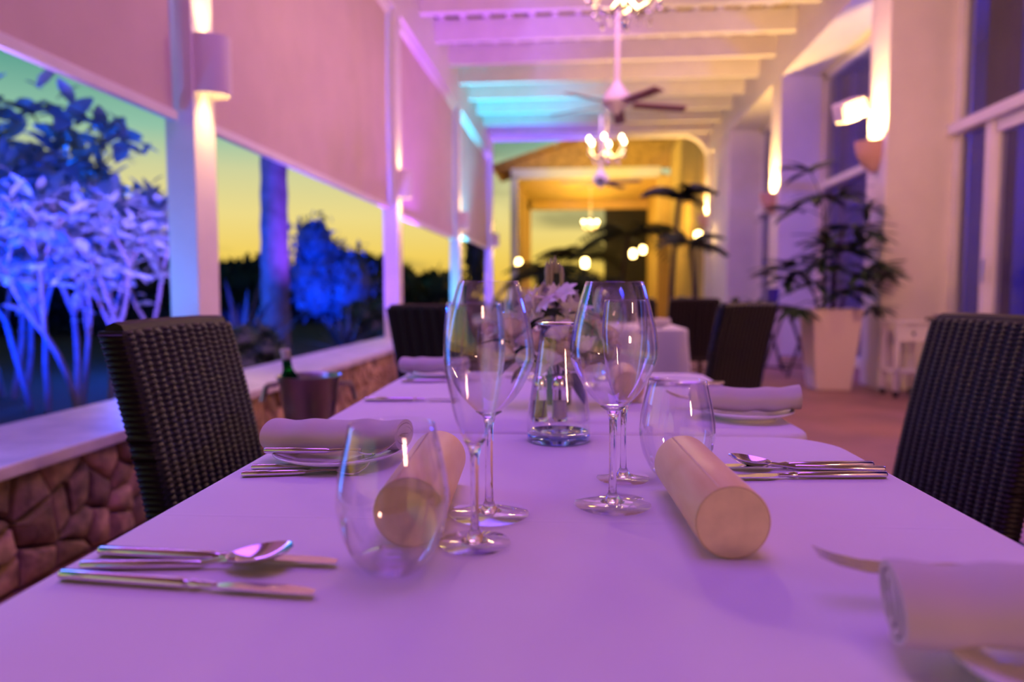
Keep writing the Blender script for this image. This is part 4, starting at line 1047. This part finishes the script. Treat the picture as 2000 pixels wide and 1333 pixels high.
cv = [[(-.06, 0, 0), (-.07, 0, .5), (-.10, -.02, 1.05)], [(.04, .03, 0), (.05, .02, .4), (.10, 0, .85)], [(.0, -.05, 0), (.0, -.05, .3), (-.02, -.08, .62)], [(.1, 0, 0), (.13, -.02, .2), (.2, -.04, .38)], [(-.1, .04, 0), (-.14, .02, .15), (-.2, 0, .3)]]
for q in cv: MB().tube(q, [.014, .012, .009], 8).obj('cane', M['bark_d'], lp)
heads = [(-.10, -.02, 1.05, -.14, .30, 1.6), (-.10, -.02, .95, -.34, .0, 3.0), (-.08, 0, .9, .1, .18, .6), (.10, 0, .85, .22, .10, .4), (.09, 0, .75, .26, -.05, -.4), (.06, .02, .62, -.1, .05, 2.5), (0, -.06, .55, .12, .0, 0), (-.01, -.06, .5, -.12, -.02, 3.1),
         (.15, -.02, .3, .30, .08, .2), (.18, -.03, .34, .34, -.02, -.5), (-.16, .02, .22, -.30, .06, 2.8), (-.19, 0, .28, -.28, .12, 3.4), (.05, -.05, .2, .02, -.05, -1.5), (-.04, .0, .3, -.1, .1, 3.9), (.1, 0, .1, .32, -.1, -.2), (-.1, 0, .1, -.32, -.1, 3.3), (.02, -.02, .4, .05, .2, 1.2), (-.09, 0, .98, -.02, .12, 2.2), (.08, 0, .8, .14, -.02, 1.0), (.0, -.06, .6, .03, -.05, 4.5), (.13, -.02, .22, .16, .14, 5.4), (-.13, .02, .12, -.18, .2, 2.6), (.0, -.05, .1, .18, .1, 5.9), (-.02, 0, .2, -.2, .04, 3.6), (.08, 0, .3, .12, .02, 4.9)]
for (x, y_, z, dx, dz, az) in heads:
    e = Vector((x+dx*(.70 if dx > .1 else .85), y_+.12*math.sin(az) - (.20 if dx > .08 else .05), z+dz+.06))
    fr_ = MB().tube([(x, y_, z), ((x+e.x)/2, (y_+e.y)/2, (z+e.z)/2+.04), e], .005, 6).obj('frond', M['leaf'], lp)
    for k in range(11):
        a = az + (k-5)*.40
        inst('leaflet', lfm, fr_, Matrix.Translation(e) @ Euler((rg.uniform(-.3, .3), rg.uniform(-.45, .25) - dz*.8, a)).to_matrix().to_4x4() @ Matrix.Scale(rg.uniform(.8, 1.15)*(.70 if dx > .2 else 1), 4))
sp = thing('small_potted_plant', 'small leafy plant in the second planter beside a purple pot', 'plant', (2.30, 9.60, .755))
slm = leaf_mesh(.2, .05, droop=.9).mesh('leaf', M['leaf'], 60)
for k in range(26): inst('leaf', slm, sp, Matrix.Rotation(k*2.4, 4, 'Z') @ Matrix.Rotation(-1.35+.042*k, 4, 'Y'))
pp = thing('purple_pot', 'small purple pot standing in the second planter', 'pot', (2.50, 9.55, .755))
MB().lathe([(.001, 0), (.06, 0), (.08, .22), (.085, .26), (.076, .26), (.07, .2), (.001, .19)], 20).obj('pot', M['pot'], pp, 50)
def tray_stand(loc, rz, label, w, h, tray=False):
    t = thing('tray_stand', label, 'stand', loc, rz, 'folding dark wooden tray stands')
    for y_ in (-w/2, w/2):
        for sg in (1, -1): MB().tube([(sg*.20, y_ + .012*sg, .012), (-sg*.17, y_ + .012*sg, h-.02)], .016, 8).obj('leg', M['wood_d'], t)
    for sg in (1, -1):
        MB().tube([(sg*.17, -w/2-.03, h-.012), (sg*.17, w/2+.03, h-.012)], .014, 8).obj('top_rail', M['wood_d'], t)
        MB().tube([(sg*.16, -w/2, .10), (sg*.16, w/2, .10)], .011, 8).obj('stretcher', M['wood_d'], t)
    for k in (-1, 0, 1): MB().box((0, k*w*.3, h-.004), (.36, .035, .005)).obj('strap', M['black'], t, 0)
    return t
tray_stand((2.40, 8.55, 0), R(35), 'folding tray stand left of the near planter', .36, .78)
tray_stand((3.05, 5.95, 0), R(90), 'folding tray stand behind the right wicker chair', .40, .76)
tr = thing('serving_tray', 'dark oval serving tray on the stand behind the right chair', 'tray', (3.10, 5.95, .764))
MB().lathe([(.001, 0), (.22, 0), (.25, .014), (.255, .016), (.25, .019), (.22, .006), (.001, .006)], 40).obj('tray', M['wood_d'], tr, 50); tr.scale = (1.2, .8, 1)
ct = thing('white_trolley', 'small white wheeled trolley in front of the nearest pilaster', 'trolley', (3.02, 6.95, 0), R(4))
for x in (-.13, .13):
    for y_ in (-.12, .12): 
        MB().b2((x-.02, y_-.02, .06), (x+.02, y_+.02, .68)).obj('leg', M['paint'], ct, 0)
        w_ = MB().tube([(x-.012, y_, .03), (x+.012, y_, .03)], .03, 14).obj('wheel', M['black'], ct)
MB().b2((-.17, -.16, .68), (.17, .16, .70)).obj('top', M['paint'], ct, 0, bevel=.005)
MB().b2((-.11, -.145, .52), (.11, -.125, .66)).obj('drawer_front', M['paint'], ct, 0)
MB().lathe([(.012, 0), (.016, .008), (.001, .016)], 12).obj('knob', M['black'], ct, loc=(0, -.145, .59)).rotation_euler = (R(90), 0, 0)
MB().b2((-.15, -.14, .22), (.15, .14, .24)).obj('shelf', M['paint'], ct, 0)
